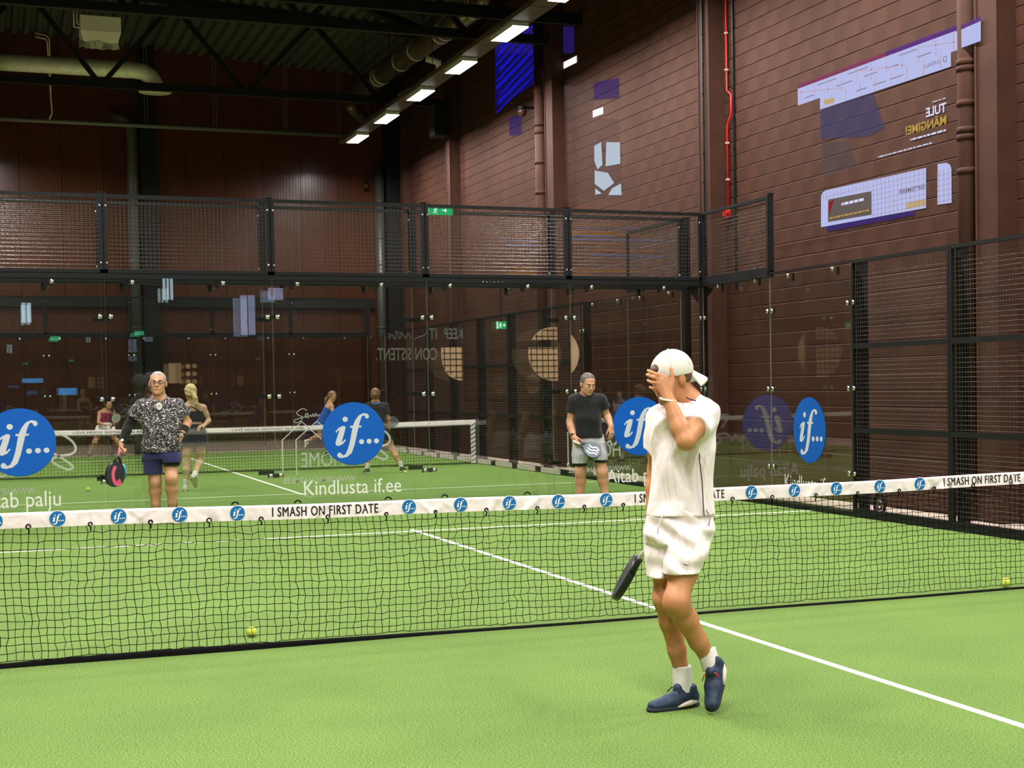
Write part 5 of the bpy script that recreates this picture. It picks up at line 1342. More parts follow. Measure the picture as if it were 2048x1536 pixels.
# ------------------------------------------------------------------ player in white, hand over the face
def player_white():
    base = (-1.280, -2.774, 0.0); rz = -0.4236; P = frame(1350, 1421, 411.5)
    e = empty('person', base, rz)
    S = Field((-0.42, -0.48, -0.02), (0.42, 0.40, 1.80), 0.0055)
    hc = P(1343, 757, 0.0); fr = head_frame((-0.80, -0.55, -0.24), (0.05, 0.0, 1.0)); neck = P(1377, 806, 0.03)
    add_head(S, hc, fr, neck, 1.0, 0.060)
    shL = P(1412, 825, -0.02); elL = P(1371, 880, -0.25); wrL = P(1337, 799, -0.165)
    shR = P(1320, 838, 0.08); elR = P(1312, 945, 0.14); wrR = P(1303, 1050, 0.10)
    S.cap(neck, P(1368, 860, 0.03), 0.06, 0.08, 0.04); S.loft(secs(P, [(830, 1325, 1402, 0.07, 0.03), (900, 1322, 1402, 0.075, 0.03), (1040, 1318, 1398, 0.075, 0.03), (1075, 1320, 1395, 0.07, 0.02)]), 0.03)
    S.cap(shL, neck + V3(0, 0, -0.03), 0.045, 0.045, 0.04); S.cap(shR, neck + V3(0, 0, -0.04), 0.045, 0.045, 0.04)
    arm(S, shL, elL, wrL, 0.052, 0.040, 0.029); arm(S, shR, elR, wrR, 0.052, 0.042, 0.029)
    # left hand spread over the face: palm against the cheek, fingers to the left, thumb up
    w = wrL; kn = P(1322, 764, -0.150)
    for q, (u, v, y) in enumerate(((1334, 757, -0.145), (1325, 761, -0.152), (1320, 768, -0.155), (1318, 776, -0.150))):
        S.cap(w + V3(0.004*(2 - q), 0, 0.004), P(u, v, y), 0.019, 0.0135, 0.012)
    for pts, r in (([(1334, 757, -0.145), (1316, 750, -0.150), (1303, 745, -0.125), (1297, 742, -0.100)], 0.0100),
                   ([(1325, 761, -0.152), (1309, 756, -0.148), (1299, 752, -0.118), (1295, 750, -0.092)], 0.0102),
                   ([(1320, 768, -0.155), (1307, 766, -0.145), (1300, 763, -0.115), (1297, 761, -0.095)], 0.0098),
                   ([(1318, 776, -0.150), (1309, 777, -0.138), (1304, 776, -0.112), (1301, 774, -0.098)], 0.0088),
                   ([(1341, 785, -0.160), (1346, 766, -0.150), (1345, 751, -0.140), (1342, 739, -0.132)], 0.0105)):
        pp = [P(*q) for q in pts]
        for i in range(3): S.cap(pp[i], pp[i+1], r*(1 - 0.06*i)*(1.25 if (i == 0 and r == 0.0105) else 1), r*(0.94 - 0.06*i), 0.003 if i else 0.008)
    # right hand closed on the grip
    g0 = P(1296, 1098, 0.10); g1 = P(1226, 1206, 0.42); gax = unit(g1 - g0)
    add_hand(S, wrR, unit(P(1297, 1092, 0.10) - wrR), (-0.9, -0.2, 0.1), (0, -1, 0), (0.9, 1.1, 0.8), 0.95, (0.4, 0.7), 0.02)
    leg(S, P(1330, 1065, 0.04), P(1331, 1196, 0.02), P(1364, 1352, 0.09), 0.080, 0.051, 0.053, 0.037)
    leg(S, P(1382, 1070, -0.01), P(1352, 1194, -0.16), P(1416, 1318, 0.02), 0.086, 0.054, 0.054, 0.038)
    S.cap(P(1364, 1352, 0.09), P(1362, 1396, 0.08), 0.036, 0.03, 0.02); S.cap(P(1416, 1318, 0.02), P(1424, 1345, -0.02), 0.036, 0.028, 0.02)
    S.build('body', SKIN_A, e)
    # shirt
    def folds(x, y, z):
        q = np.sin(58*(z*0.70 - x*0.85) + 3.4*np.sin(8*z + 4*x) + 1.5*np.sin(21*x)); a = 0.0095*np.sign(q)*np.abs(q)**1.4 * np.clip((z - 0.95)*3, 0.35, 1)
        wgt = 0.15 + 0.85*np.clip(np.abs(y - 0.02)/0.11, 0, 1)**2
        return wgt*(1.25*a + 0.0035*np.sin(24*(z + 0.5*x) + 2.2 + 2*np.sin(7*x)) + 0.0055*np.sin(34*x + 7*z)*np.clip((1.25 - z)*2.5, 0, 1))
    T = S.like()
    T.loft(secs(P, [(1029, 1292, 1430, 0.134, 0.02), (1000, 1298, 1428, 0.122, 0.02), (960, 1302, 1427, 0.12, 0.02), (920, 1304, 1429, 0.12, 0.02), (880, 1300, 1432, 0.125, 0.02), (850, 1298, 1434, 0.125, 0.02), (828, 1299, 1434, 0.118, 0.02), (815, 1306, 1428, 0.105, 0.025), (804, 1324, 1416, 0.09, 0.03), (796, 1342, 1404, 0.07, 0.035), (789, 1352, 1398, 0.055, 0.04)]), 0.0, folds, 2.3)
    SL = S.like(); a = P(1410, 828, -0.015); b = a + (elL - a)*0.56
    SL.cap(neck + V3(0.02, 0, -0.03), a, 0.072, 0.070, 0.03); SL.cap(a, b + (b - a)*0.4, 0.072, 0.078, 0.0); SL.halfspace(b, b - a, P(1300, 960, -0.5), P(1500, 780, 0.5))
    SR = S.like(); a2 = P(1318, 842, 0.05); b2 = a2 + (P(1311, 920, 0.08) - a2)*0.75
    SR.cap(a2, b2 + (b2 - a2)*0.4, 0.066, 0.066, 0.0); SR.halfspace(b2, b2 - a2)
    SL.warp(lambda x, y, z: 0.003*np.sin(60*(z - x) + 20*y)); SR.warp(lambda x, y, z: 0.003*np.sin(50*z + 20*y))
    T.union(SL, 0.03); T.union(SR, 0.03)
    T.cap(neck + V3(-0.008, -0.02, 0.0), HP(hc, fr, -0.0, 0, -0.03), 0.064, 0.064, 0.006, 'S')
    sh = T.build('shirt', WHT_CL, e)
    TR = mat('dark_piping', (0.05, 0.045, 0.05), 0.7)
    MB().tube([tuple(P(*q)) for q in ((1372, 796, -0.075), (1384, 801, -0.083), (1391, 802, -0.085))], 0.0035, 5).build('collar_piping', TR, sh, True)
    MB().tube([tuple(P(*q)) for q in ((1398, 885, -0.098), (1398, 920, -0.1005), (1403, 960, -0.1005), (1405, 1000, -0.101), (1407, 1028, -0.103))], 0.0028, 5).build('side_piping', TR, sh, True)
    # shorts
    D = S.like(); fo = lambda x, y, z: (0.15 + 0.85*np.clip(np.abs(y - 0.01)/0.10, 0, 1)**2)*(0.008*np.sin(38*(z*0.5 + x) + 3*np.sin(14*z)) + 0.005*np.sin(60*z + 14*x + 2*np.sin(20*x)))
    D.loft(secs(P, [(985, 1312, 1416, 0.098, 0.02), (1012, 1300, 1424, 0.112, 0.02), (1040, 1290, 1428, 0.122, 0.015), (1062, 1287, 1430, 0.125, 0.01), (1085, 1288, 1424, 0.12, 0.0)]), 0.0, fo, 2.3)
    D.loft(secs(P, [(1050, 1289, 1362, 0.115, 0.035), (1090, 1287, 1352, 0.112, 0.03), (1120, 1290, 1346, 0.11, 0.03), (1153, 1293, 1340, 0.105, 0.03)]), 0.006, fo, 2.2)
    D.loft(secs(P, [(1050, 1338, 1428, 0.115, -0.01), (1085, 1333, 1422, 0.112, -0.05), (1115, 1329, 1407, 0.105, -0.085), (1140, 1327, 1396, 0.100, -0.10)]), 0.006, fo, 2.2)
    so = D.build('shorts', WHT_CL, e)
    MB().tube([tuple(P(*q)) for q in ((1327, 1016, -0.118), (1324, 1030, -0.121), (1318, 1046, -0.119), (1316, 1062, -0.117))], 0.003, 5).build('drawstring', WHT_CL, so, True)
    MB().tube([tuple(P(*q)) for q in ((1365, 1118, -0.196), (1371, 1120, -0.197), (1377, 1122, -0.194))], [0.0015, 0.0032, 0.001], 5).build('print_mark', TR, so, True)
    MB().tube([tuple(P(*q)) for q in ((1411, 1016, -0.080), (1419, 1030, -0.07), (1416, 1050, -0.085))], 0.003, 5).build('pocket_seam', mat('grey_seam', (0.35, 0.34, 0.36), 0.8), so, True)
    # cap worn backwards
    Pc = lambda a, b, d: HP(hc, fr, a, b, d); R = np.array(fr); K = Field(hc - 0.16, hc + 0.17, 0.005)
    K.ell(Pc(-0.012, 0, 0.036), (0.110, 0.091, 0.100), R, 0.0)
    K.ell(Pc(0.096, 0, 0.066), (0.030, 0.034, 0.020), R, 0.004, 'S')
    K.halfspace(Pc(0.0, 0, 0.014), 0.10*fr[0] - fr[2])
    co = K.build('cap', cloth('cream_cap', (0.70, 0.68, 0.60)), e)
    b = MB(); nA = 15; vs = []; fs = []
    for i in range(nA):
        t = -0.95 + 1.9*i/(nA - 1)
        for j, q in enumerate((0.0, 0.5, 1.0)):
            rr = 1.0 + q*0.80*math.cos(t*0.9)**0.8
            for hgt in (0.004, -0.004):
                vs.append(tuple(Pc(-0.012 - 0.104*math.cos(t)*rr, 0.086*math.sin(t)*(1 + 0.12*q), 0.012 - q*0.062 - 0.024*math.sin(t)**2 + hgt)))
    for i in range(nA - 1):
        for j in range(2):
            A = i*6 + j*2; B = A + 6
            fs += [(A, B, B + 2, A + 2), (A + 1, A + 3, B + 3, B + 1)]
        fs.append((i*6 + 4, i*6 + 10, i*6 + 11, i*6 + 5))
    b.add(vs, fs); b.build('cap_brim', cloth('cream_cap', (0, 0, 0)), co, True)
    MB().tube([tuple(Pc(-0.012 + 0.110*math.cos(t), 0.091*math.sin(t), 0.022)) for t in np.linspace(-0.9, 0.9, 9)], 0.006, 6).build('cap_band', mat('dark_cap_band', (0.06, 0.04, 0.05), 0.7), co, True)
    MB().tube([tuple(Pc(-0.012, 0, 0.134)), tuple(Pc(-0.012, 0, 0.141))], [0.009, 0.004], 10).build('cap_button', cloth('cream_cap', (0, 0, 0)), co, True)
    for a0 in (0.0, 1.047, 2.094):
        pts = [Pc(-0.012 + 0.1105*math.cos(q)*math.cos(a0), 0.0915*math.cos(q)*math.sin(a0), 0.036 + 0.1005*math.sin(q)) for q in np.linspace(0.1, PI - 0.1, 15)]
        MB().tube([tuple(p) for p in pts], 0.0016, 4).build('cap_seam', mat('cap_seam', (0.55, 0.53, 0.46), 0.9), co, True)
    H = Field(hc - 0.14, hc + 0.14, 0.005); H.ell(Pc(0.075, 0, 0.064), (0.032, 0.032, 0.018), R); H.ell(Pc(-0.04, 0, 0.0), (0.062, 0.079, 0.050), R, 0.01); H.halfspace(Pc(-0.0, 0, -0.035), -fr[2])
    H.build('hair', mat('brown_hair', (0.10, 0.06, 0.035), 0.7, var=0.4, vscale=60), e)
    Bd = Field(hc - 0.14, hc + 0.14, 0.005); Bd.ell(Pc(0.030, 0, -0.078), (0.0545, 0.0530, 0.037), R); Bd.cap(Pc(0.072, -0.008, -0.100), Pc(0.072, 0.008, -0.100), 0.018, 0.018, 0.02); Bd.halfspace(Pc(0, 0, -0.055), fr[2])
    Bd.build('stubble', skin('stubbled_skin', (0.33, 0.16, 0.09)), e)
    face_parts(e, hc, fr)
    br = [tuple(wrL + V3(-0.002, 0, 0.0) + 0.036*(math.cos(t)*V3(1, 0, -0.18) + math.sin(t)*V3(0, 1, 0.12))) for t in np.linspace(0, 2*PI, 21)]
    MB().tube(br, 0.0055, 6, cap=False).build('bracelet', mat('pale_bracelet', (0.75, 0.66, 0.62), 0.5), e, True)
    sock_tube(e, P(1364, 1338, 0.088), P(1366, 1392, 0.085), 0.047, 0.046, M_SOCKW); sock_tube(e, P(1412, 1300, 0.01), P(1424, 1338, 0.0), 0.047, 0.046, M_SOCKW)
    shoe(e, P(1396, 1421, 0.12), P(1297, 1423, -0.03), (0.1, 0, 1), M_SHOE_NAVY, M_SOLE_D, M_SOLE_W, 1.02, M_LACE_B)
    shoe(e, P(1441, 1333, 0.075), P(1424, 1416, -0.10), (-0.35, -0.75, 0.45), M_SHOE_NAVY, M_SOLE_D, M_SOLE_W, 1.0, M_LACE_R)
    tag(e, 'player in white shirt and shorts with a backwards cap, one hand over the face', 'person')
    racket(to_world(base, rz, g0 - gax*0.015), dir_world(rz, gax), dir_world(rz, (0.82, 0.10, -0.50)), 'black padel racket hanging edge-on from the white player', mat('black_racket_face', (0.02, 0.02, 0.022), 0.4), mat('black_racket_rim', (0.012, 0.013, 0.014), 0.35), mat('white_grip', (0.70, 0.68, 0.64), 0.7), s=0.98)
player_white()

# ------------------------------------------------------------------ man in the patterned shirt
def flake_mat():
    m = bpy.data.materials.new('black_white_flecked_cloth'); m.use_nodes = True; nt = m.node_tree; b = nt.nodes['Principled BSDF']; sock_(b, 0.85)
    tc = nt.nodes.new('ShaderNodeTexCoord'); mp = nt.nodes.new('ShaderNodeMapping'); mp.inputs['Scale'].default_value = (1, 1, 1.5)
    nz = nt.nodes.new('ShaderNodeTexNoise'); nz.inputs['Scale'].default_value = 44; nz.inputs['Detail'].default_value = 1.0; nz.inputs['Distortion'].default_value = 1.2
    nt.links.new(tc.outputs['Object'], mp.inputs['Vector']); nt.links.new(mp.outputs['Vector'], nz.inputs['Vector'])
    rp = nt.nodes.new('ShaderNodeValToRGB'); rp.color_ramp.elements[0].position = 0.56; rp.color_ramp.elements[1].position = 0.64
    rp.color_ramp.elements[0].color = (0.016, 0.015, 0.018, 1); rp.color_ramp.elements[1].color = (0.62, 0.57, 0.55, 1)
    nt.links.new(nz.outputs['Fac'], rp.inputs['Fac']); nt.links.new(rp.outputs['Color'], b.inputs['Base Color']); return m
def sock_(b, r): b.inputs['Roughness'].default_value = r
def man_pattern():
    base = (-2.410, 9.533, 0.0); rz = -0.0998; P = frame(330, 1047, 166.5)
    e = empty('person', base, rz)
    S = Field((-0.66, -0.34, -0.02), (0.36, 0.36, 1.92), 0.008)
    hc = P(319, 767, -0.02); fr = head_frame((-0.10, -1.0, 0.06), (0.03, 0, 1)); neck = P(322, 800, 0.02)
    add_head(S, hc, fr, neck, 1.18, 0.062, 1.04)
    shL = P(288, 812, 0.0); elL = P(263, 848, 0.03); wrL = P(249, 885, -0.04)
    shR = P(356, 812, 0.0); elR = P(375, 846, 0.05); wrR = P(364, 868, -0.06)
    S.loft(secs(P, [(808, 296, 350, 0.09, 0.02), (850, 296, 354, 0.10, 0.02), (910, 294, 358, 0.10, 0.02)]), 0.03)
    S.cap(shL, neck, 0.06, 0.06, 0.05); S.cap(shR, neck, 0.06, 0.06, 0.05)
    arm(S, shL, elL, wrL, 0.060, 0.050, 0.034); arm(S, shR, elR, wrR, 0.060, 0.050, 0.034)
    add_hand(S, wrL, (-0.10, -0.05, -1), (-0.9, 0.2, 0), (0.1, -1, 0), (1.25, 1.4, 1.0), 1.1, (0.5, 0.6), 0.02)
    add_hand(S, wrR, (-0.55, -0.10, -0.85), (0.1, -1, 0.1), (-0.8, -0.1, 0.5), (0.25, 0.35, 0.3), 1.05, (0.5, 0.2), 0.06)
    leg(S, P(309, 905, 0.02), P(312, 962, -0.01), P(313, 1026, 0.08), 0.100, 0.066, 0.070, 0.045)
    leg(S, P(342, 905, 0.0), P(343, 955, -0.12), P(345, 1024, 0.02), 0.100, 0.068, 0.072, 0.045)
    S.cap(P(313, 1026, 0.08), P(311, 1042, -0.05), 0.036, 0.03, 0.03); S.cap(P(345, 1024, 0.02), P(350, 1042, -0.12), 0.036, 0.03, 0.03)
    S.build('body', SKIN_B, e)
    fo = lambda x, y, z: 0.006*np.sin(22*z + 8*x + 2*np.sin(9*x)) + 0.004*np.sin(34*x + 9*z)
    T = S.like()
    T.loft(secs(P, [(904, 287, 361, 0.155, -0.01), (888, 287, 362, 0.16, -0.015), (860, 287, 362, 0.165, -0.02), (835, 286, 363, 0.15, -0.01), (818, 283, 364, 0.135, 0.0), (807, 290, 357, 0.115, 0.01), (800, 300, 346, 0.095, 0.015), (794, 309, 337, 0.075, 0.02)]), 0.0, fo, 2.3)
    for sh, el in ((shL, elL), (shR, elR)):
        q = S.like(); b = sh + (el - sh)*0.62; q.cap(sh + V3(0, 0, 0.005), b + (b - sh)*0.3, 0.088, 0.094, 0.0); q.halfspace(b, b - sh); q.cap(neck + V3(0, 0, -0.035), sh, 0.075, 0.080, 0.02); T.union(q, 0.04)
    T.cap(neck + V3(0, -0.02, -0.005), hc, 0.078, 0.07, 0.01, 'S')
    to = T.build('shirt', flake_mat(), e)
    b = MB(); cpt = P(321, 812, -0.155); b.add([tuple(cpt + V3(0.036*math.cos(t)*(1 if math.sin(t) > 0 else 0.9), -0.004, 0.046*math.sin(t))) for t in np.linspace(0, 2*PI, 18)[:-1]], [tuple(range(17))]); 
    b.build('chest_crest', mat('pale_crest', (0.66, 0.62, 0.58), 0.7), to)
    MB().tube([tuple(cpt + V3(x, -0.008, z)) for x, z in ((-0.014, 0.012), (0, 0.0), (0.014, 0.012))], 0.0045, 5).build('crest_mark', mat('grey_crest_mark', (0.3, 0.3, 0.3), 0.7), to)
    # black sleeve on the racket arm, band and watch on the other
    G = S.like(); a = shL + (elL - shL)*0.35; G.cap(a, elL, 0.066, 0.056, 0.01); m = elL*0.68 + wrL*0.32; G.cap(elL, m, 0.056, 0.057, 0.01); G.cap(m, wrL, 0.057, 0.040, 0.01); G.halfspace(wrL, wrL - elL); G.build('arm_sleeve', BLK_CL, e)
    MB().tube([tuple(P(250, 876, -0.075)), tuple(P(251, 880, -0.080))], 0.016, 10).build('sleeve_print', M_white, e)
    sock_tube(e, elR*0.55 + wrR*0.45, elR*0.12 + wrR*0.88, 0.056, 0.050, BLK_CL, 'wristband', 2)
    wo = sock_tube(e, elR*0.02 + wrR*0.98, elR*-0.10 + wrR*1.10, 0.040, 0.039, mat('dark_watch_strap', (0.02, 0.02, 0.02), 0.4), 'watch', 1)
    MB().cbox(tuple(wrR + V3(-0.005, -0.042, -0.01)), (0.04, 0.012, 0.04)).build('watch_face', mat('grey_watch_face', (0.35, 0.33, 0.30), 0.3), wo)
    D = S.like(); f2 = lambda x, y, z: 0.006*np.sin(26*x + 7*z) + 0.004*np.sin(30*z)
    D.loft(secs(P, [(888, 290, 359, 0.145, 0.0), (905, 288, 361, 0.15, 0.0), (918, 289, 361, 0.145, 0.0)]), 0.0, f2, 2.3)
    D.loft(secs(P, [(905, 288, 326, 0.13, 0.01), (930, 289, 326, 0.125, 0.0), (947, 290, 326, 0.12, 0.0)]), 0.02, f2, 2.2)
    D.loft(secs(P, [(905, 322, 361, 0.15, -0.03), (915, 325, 361.5, 0.15, -0.05), (925, 327, 362, 0.15, -0.07)]), 0.02, f2, 2.2)
    D.build('shorts', NAVY, e)
    Lg = S.like(); Lg.loft(secs(P, [(910, 325, 360, 0.118, -0.05), (931, 327, 360.5, 0.112, -0.075)]), 0.0, None, 2.1); Lg.build('under_shorts', BLK_CL, e)
    hair_cap(e, Field(hc - 0.2, hc + 0.2, 0.007), hc, fr, 1.18, mat('grey_hair', (0.34, 0.32, 0.30), 0.7, var=0.4, vscale=80), 0.004, 0.050, 0.005, amp=0.002)
    face_parts(e, hc, fr, 1.18, (0.16, 0.12, 0.10), smile=0.010)
    Ph = lambda a, b, d: tuple(HP(hc, fr, a, b, d, 1.18)); GL = mat('dark_glasses_frame', (0.02, 0.015, 0.015), 0.3)
    g = MB()
    for b in (-1, 1):
        g.tube([Ph(0.108, b*0.034 + 0.026*math.cos(t), 0.002 + 0.017*math.sin(t)) for t in np.linspace(0, 2*PI, 17)], 0.0026, 5, cap=False); g.tube([Ph(0.105, b*0.060, 0.006), Ph(0.0, b*0.083, 0.008)], 0.003, 5)
    g.tube([Ph(0.109, -0.009, 0.006), Ph(0.109, 0.009, 0.006)], 0.003, 5); go = g.build('glasses', GL, e)
    for b in (-1, 1):
        q = MB(); q.add([Ph(0.1075, b*0.034 + 0.025*math.cos(t), 0.002 + 0.016*math.sin(t)) for t in np.linspace(0, 2*PI, 17)[:-1]], [tuple(range(16))]); q.build('lens', glass_mat('spectacle_lens', (0.85, 0.86, 0.88)), go)
    sock_tube(e, P(313, 1000, 0.075), P(312, 1036, 0.07), 0.058, 0.050, M_SOCKB); sock_tube(e, P(345, 1000, 0.02), P(346, 1036, 0.0), 0.060, 0.050, M_SOCKB)
    shoe(e, P(315, 1048, 0.16), P(312, 1047, -0.15), (0, 0.1, 1), M_SHOE_BLK, M_SOLE_W, M_SOLE_W, 1.05, None, vox=0.008); shoe(e, P(344, 1048, 0.10), P(353, 1047, -0.20), (0, 0.1, 1), M_SHOE_BLK, M_SOLE_W, M_SOLE_W, 1.05, None, vox=0.008)
    tag(e, 'man with glasses in black and white flecked shirt and navy shorts', 'person')
    b0 = P(247, 899, -0.06); ax = unit((-0.20, -0.15, -1.0)); PK = mat('pink_racket', (0.75, 0.10, 0.20), 0.4); PKG = mat('pink_grip', (0.72, 0.22, 0.36), 0.6)
    def deco(o, Pr, h):
        for sg in (-1, 1):
            q = MB(); v, f = ribbon(catmull([(0.23, 0.03), (0.30, 0.045), (0.38, 0.02), (0.42, -0.03), (0.40, -0.07), (0.37, -0.04)], 5), 0.042); q.add([Pr(p[0], p[1], sg*(h + 0.0012)) for p in v], f); q.build('pink_stripe', PK, o)
        q = MB(); q.tube([Pr(0.19, -0.08, 0), Pr(0.25, -0.112, 0), Pr(0.33, -0.131, 0)], [0.02, 0.021, 0.02], 8); q.build('blue_edge', mat('sky_blue_edge', (0.12, 0.45, 0.70), 0.4), o, True)
    racket(to_world(base, rz, b0 + V3(0, 0, 0.05)), dir_world(rz, ax), dir_world(rz, (0.62, -0.78, 0.0)), 'black and pink padel racket hanging in the hand of the man with glasses', mat('charcoal_racket_face', (0.03, 0.035, 0.04), 0.4), mat('black_racket_rim', (0, 0, 0)), PKG, deco, s=1.06)
man_pattern()

# ------------------------------------------------------------------ man in the black shirt
def man_black():
    base = (2.907, 8.981, 0.0); rz = -0.3724; P = frame(1188, 1014, 153.9)
    e = empty('person', base, rz)
    S = Field((-0.50, -0.46, -0.02), (0.44, 0.36, 1.84), 0.008)
    hc = P(1176, 768, -0.08); fr = head_frame((0.42, -0.88, -0.30), (0.02, 0, 1)); neck = P(1173, 792, 0.0)
    add_head(S, hc, fr, neck, 1.16, 0.060, 1.02)
    shL = P(1150, 800, 0.0); elL = P(1141, 843, 0.02); wrL = P(1148, 872, -0.12)
    shR = P(1201, 800, 0.0); elR = P(1214, 832, 0.06); wrR = P(1222, 853, -0.06)
    S.loft(secs(P, [(800, 1155, 1198, 0.09, 0.0), (840, 1156, 1198, 0.10, 0.0), (880, 1155, 1202, 0.10, 0.02)]), 0.03)
    S.cap(shL, neck, 0.058, 0.058, 0.05); S.cap(shR, neck, 0.058, 0.058, 0.05)
    arm(S, shL, elL, wrL, 0.064, 0.053, 0.036); arm(S, shR, elR, wrR, 0.058, 0.048, 0.032)
    add_hand(S, wrL, (0.30, -0.35, -0.85), (-0.6, -0.6, 0.1), (0.6, -0.6, 0), (0.8, 1.0, 0.7), 1.1, (0.5, 0.5), 0.02)
    add_hand(S, wrR, (0.10, -0.25, -0.95), (0.6, -0.7, 0), (-0.8, -0.5, 0), (0.35, 0.5, 0.4), 1.05, (0.5, 0.3), 0.08)
    leg(S, P(1163, 885, 0.03), P(1161, 944, 0.0), P(1160, 1000, 0.06), 0.100, 0.066, 0.070, 0.044); leg(S, P(1197, 885, 0.02), P(1204, 944, -0.02), P(1211, 1000, 0.05), 0.100, 0.066, 0.070, 0.044)
    S.cap(P(1160, 1000, 0.06), P(1160, 1011, -0.05), 0.036, 0.03, 0.03); S.cap(P(1211, 1000, 0.05), P(1216, 1011, -0.05), 0.036, 0.03, 0.03)
    S.build('body', SKIN_B, e)
    fo = lambda x, y, z: 0.006*np.sin(26*z - 10*x + 2*np.sin(9*x)) + 0.004*np.sin(30*x + 9*z)
    T = S.like()
    T.loft(secs(P, [(875, 1150, 1206, 0.155, 0.01), (855, 1149, 1204, 0.155, -0.01), (835, 1149, 1203, 0.15, -0.02), (815, 1149, 1204, 0.14, -0.01), (802, 1147, 1206, 0.13, 0.0), (793, 1152, 1201, 0.11, 0.0), (786, 1161, 1191, 0.085, 0.0), (781, 1166, 1184, 0.065, 0.0)]), 0.0, fo, 2.3)
    for sh, el, t in ((shL, elL, 0.58), (shR, elR, 0.55)):
        q = S.like(); b = sh + (el - sh)*t; q.cap(sh, b + (b - sh)*0.3, 0.086, 0.088, 0.0); q.halfspace(b, b - sh); q.cap(neck + V3(0, 0, -0.035), sh, 0.072, 0.078, 0.02); T.union(q, 0.04)
    T.cap(neck + V3(0, -0.03, -0.01), hc, 0.072, 0.07, 0.01, 'S'); T.build('shirt', BLK_CL, e)
    D = S.like(); f2 = lambda x, y, z: 0.006*np.sin(28*x + 7*z) + 0.004*np.sin(34*z)
    D.loft(secs(P, [(868, 1151, 1206, 0.14, 0.02), (885, 1148, 1210, 0.15, 0.02), (896, 1147, 1212, 0.145, 0.02)]), 0.0, f2, 2.3)
    D.loft(secs(P, [(885, 1146, 1180, 0.125, 0.02), (905, 1144, 1179, 0.125, 0.01), (926, 1143, 1176, 0.12, 0.0)]), 0.02, f2, 2.2); D.loft(secs(P, [(885, 1178, 1211, 0.125, 0.02), (905, 1183, 1214, 0.125, 0.01), (920, 1187, 1216, 0.12, 0.0)]), 0.02, f2, 2.2)
    D.build('shorts', GREY_CL, e)
    Lg = S.like(); Lg.loft(secs(P, [(905, 1148, 1176, 0.11, 0.0), (931, 1150, 1174, 0.105, 0.0)]), 0.0, None, 2.1); Lg.build('under_shorts', BLK_CL, e)
    Lg = S.like(); Lg.loft(secs(P, [(905, 1186, 1213, 0.11, 0.0), (925, 1189, 1215, 0.105, 0.0)]), 0.0, None, 2.1); Lg.build('under_shorts', BLK_CL, e)
    hair_cap(e, Field(hc - 0.2, hc + 0.2, 0.007), hc, fr, 1.16, mat('dark_grey_hair', (0.12, 0.105, 0.095), 0.7, var=0.5, vscale=60), 0.005, 0.048, 0.005, amp=0.002)
    face_parts(e, hc, fr, 1.16, (0.06, 0.045, 0.035), smile=0.012)
    Bd = Field(hc - 0.17, hc + 0.17, 0.007); R = np.array(fr); Bd.ell(HP(hc, fr, 0.029, 0, -0.077, 1.16), np.array((0.0545, 0.0530, 0.037))*1.16, R); Bd.cap(HP(hc, fr, 0.072, -0.008, -0.100, 1.16), HP(hc, fr, 0.072, 0.008, -0.100, 1.16), 0.0205, 0.0205, 0.02); Bd.halfspace(HP(hc, fr, 0, 0, -0.068, 1.16), fr[2]); Bd.build('stubble', skin('grey_stubble', (0.36, 0.20, 0.13)), e)
    sock_tube(e, elL*0.12 + wrL*0.88, elL*0.0 + wrL*1.0, 0.043, 0.041, BLK_CL, 'wristband', 1)
    shoe(e, P(1159, 1015, 0.14), P(1162, 1014, -0.16), (0, 0.1, 1), M_SHOE_BLK, M_SOLE_W, M_SOLE_W, 1.05, None, vox=0.008); shoe(e, P(1206, 1015, 0.10), P(1236, 1014, -0.10), (0, 0.1, 1), M_SHOE_WHT, M_SOLE_W, M_SOLE_D, 1.05, None, vox=0.008)
    tag(e, 'man in plain black shirt and light grey shorts looking down at his racket', 'person')
    g0 = P(1151, 882, -0.22); g1 = P(1192, 902, -0.24); ax = unit(g1 - g0)
    def deco(o, Pr, h):
        W = mat('white_racket_print', (0.70, 0.70, 0.70), 0.4)
        for sg in (-1, 1):
            for off in (0.0, 0.05, -0.05):
                q = MB(); v, f = ribbon(catmull([(0.24, off*0.9), (0.30, off + 0.02), (0.36, off - 0.01), (0.41, off*0.7 + 0.01)], 4), 0.022); q.add([Pr(p[0], p[1], sg*(h + 0.0012)) for p in v], f); q.build('white_stripe', W, o)
    racket(to_world(base, rz, g0 - ax*0.03), dir_world(rz, ax), dir_world(rz, (0.12, -0.9, 0.42)), 'blue-grey and white padel racket held across the grey shorts', mat('slate_racket_face', (0.10, 0.13, 0.17), 0.35), mat('dark_slate_rim', (0.03, 0.035, 0.045), 0.35), mat('white_grip', (0, 0, 0)), deco, s=0.86)
man_black()

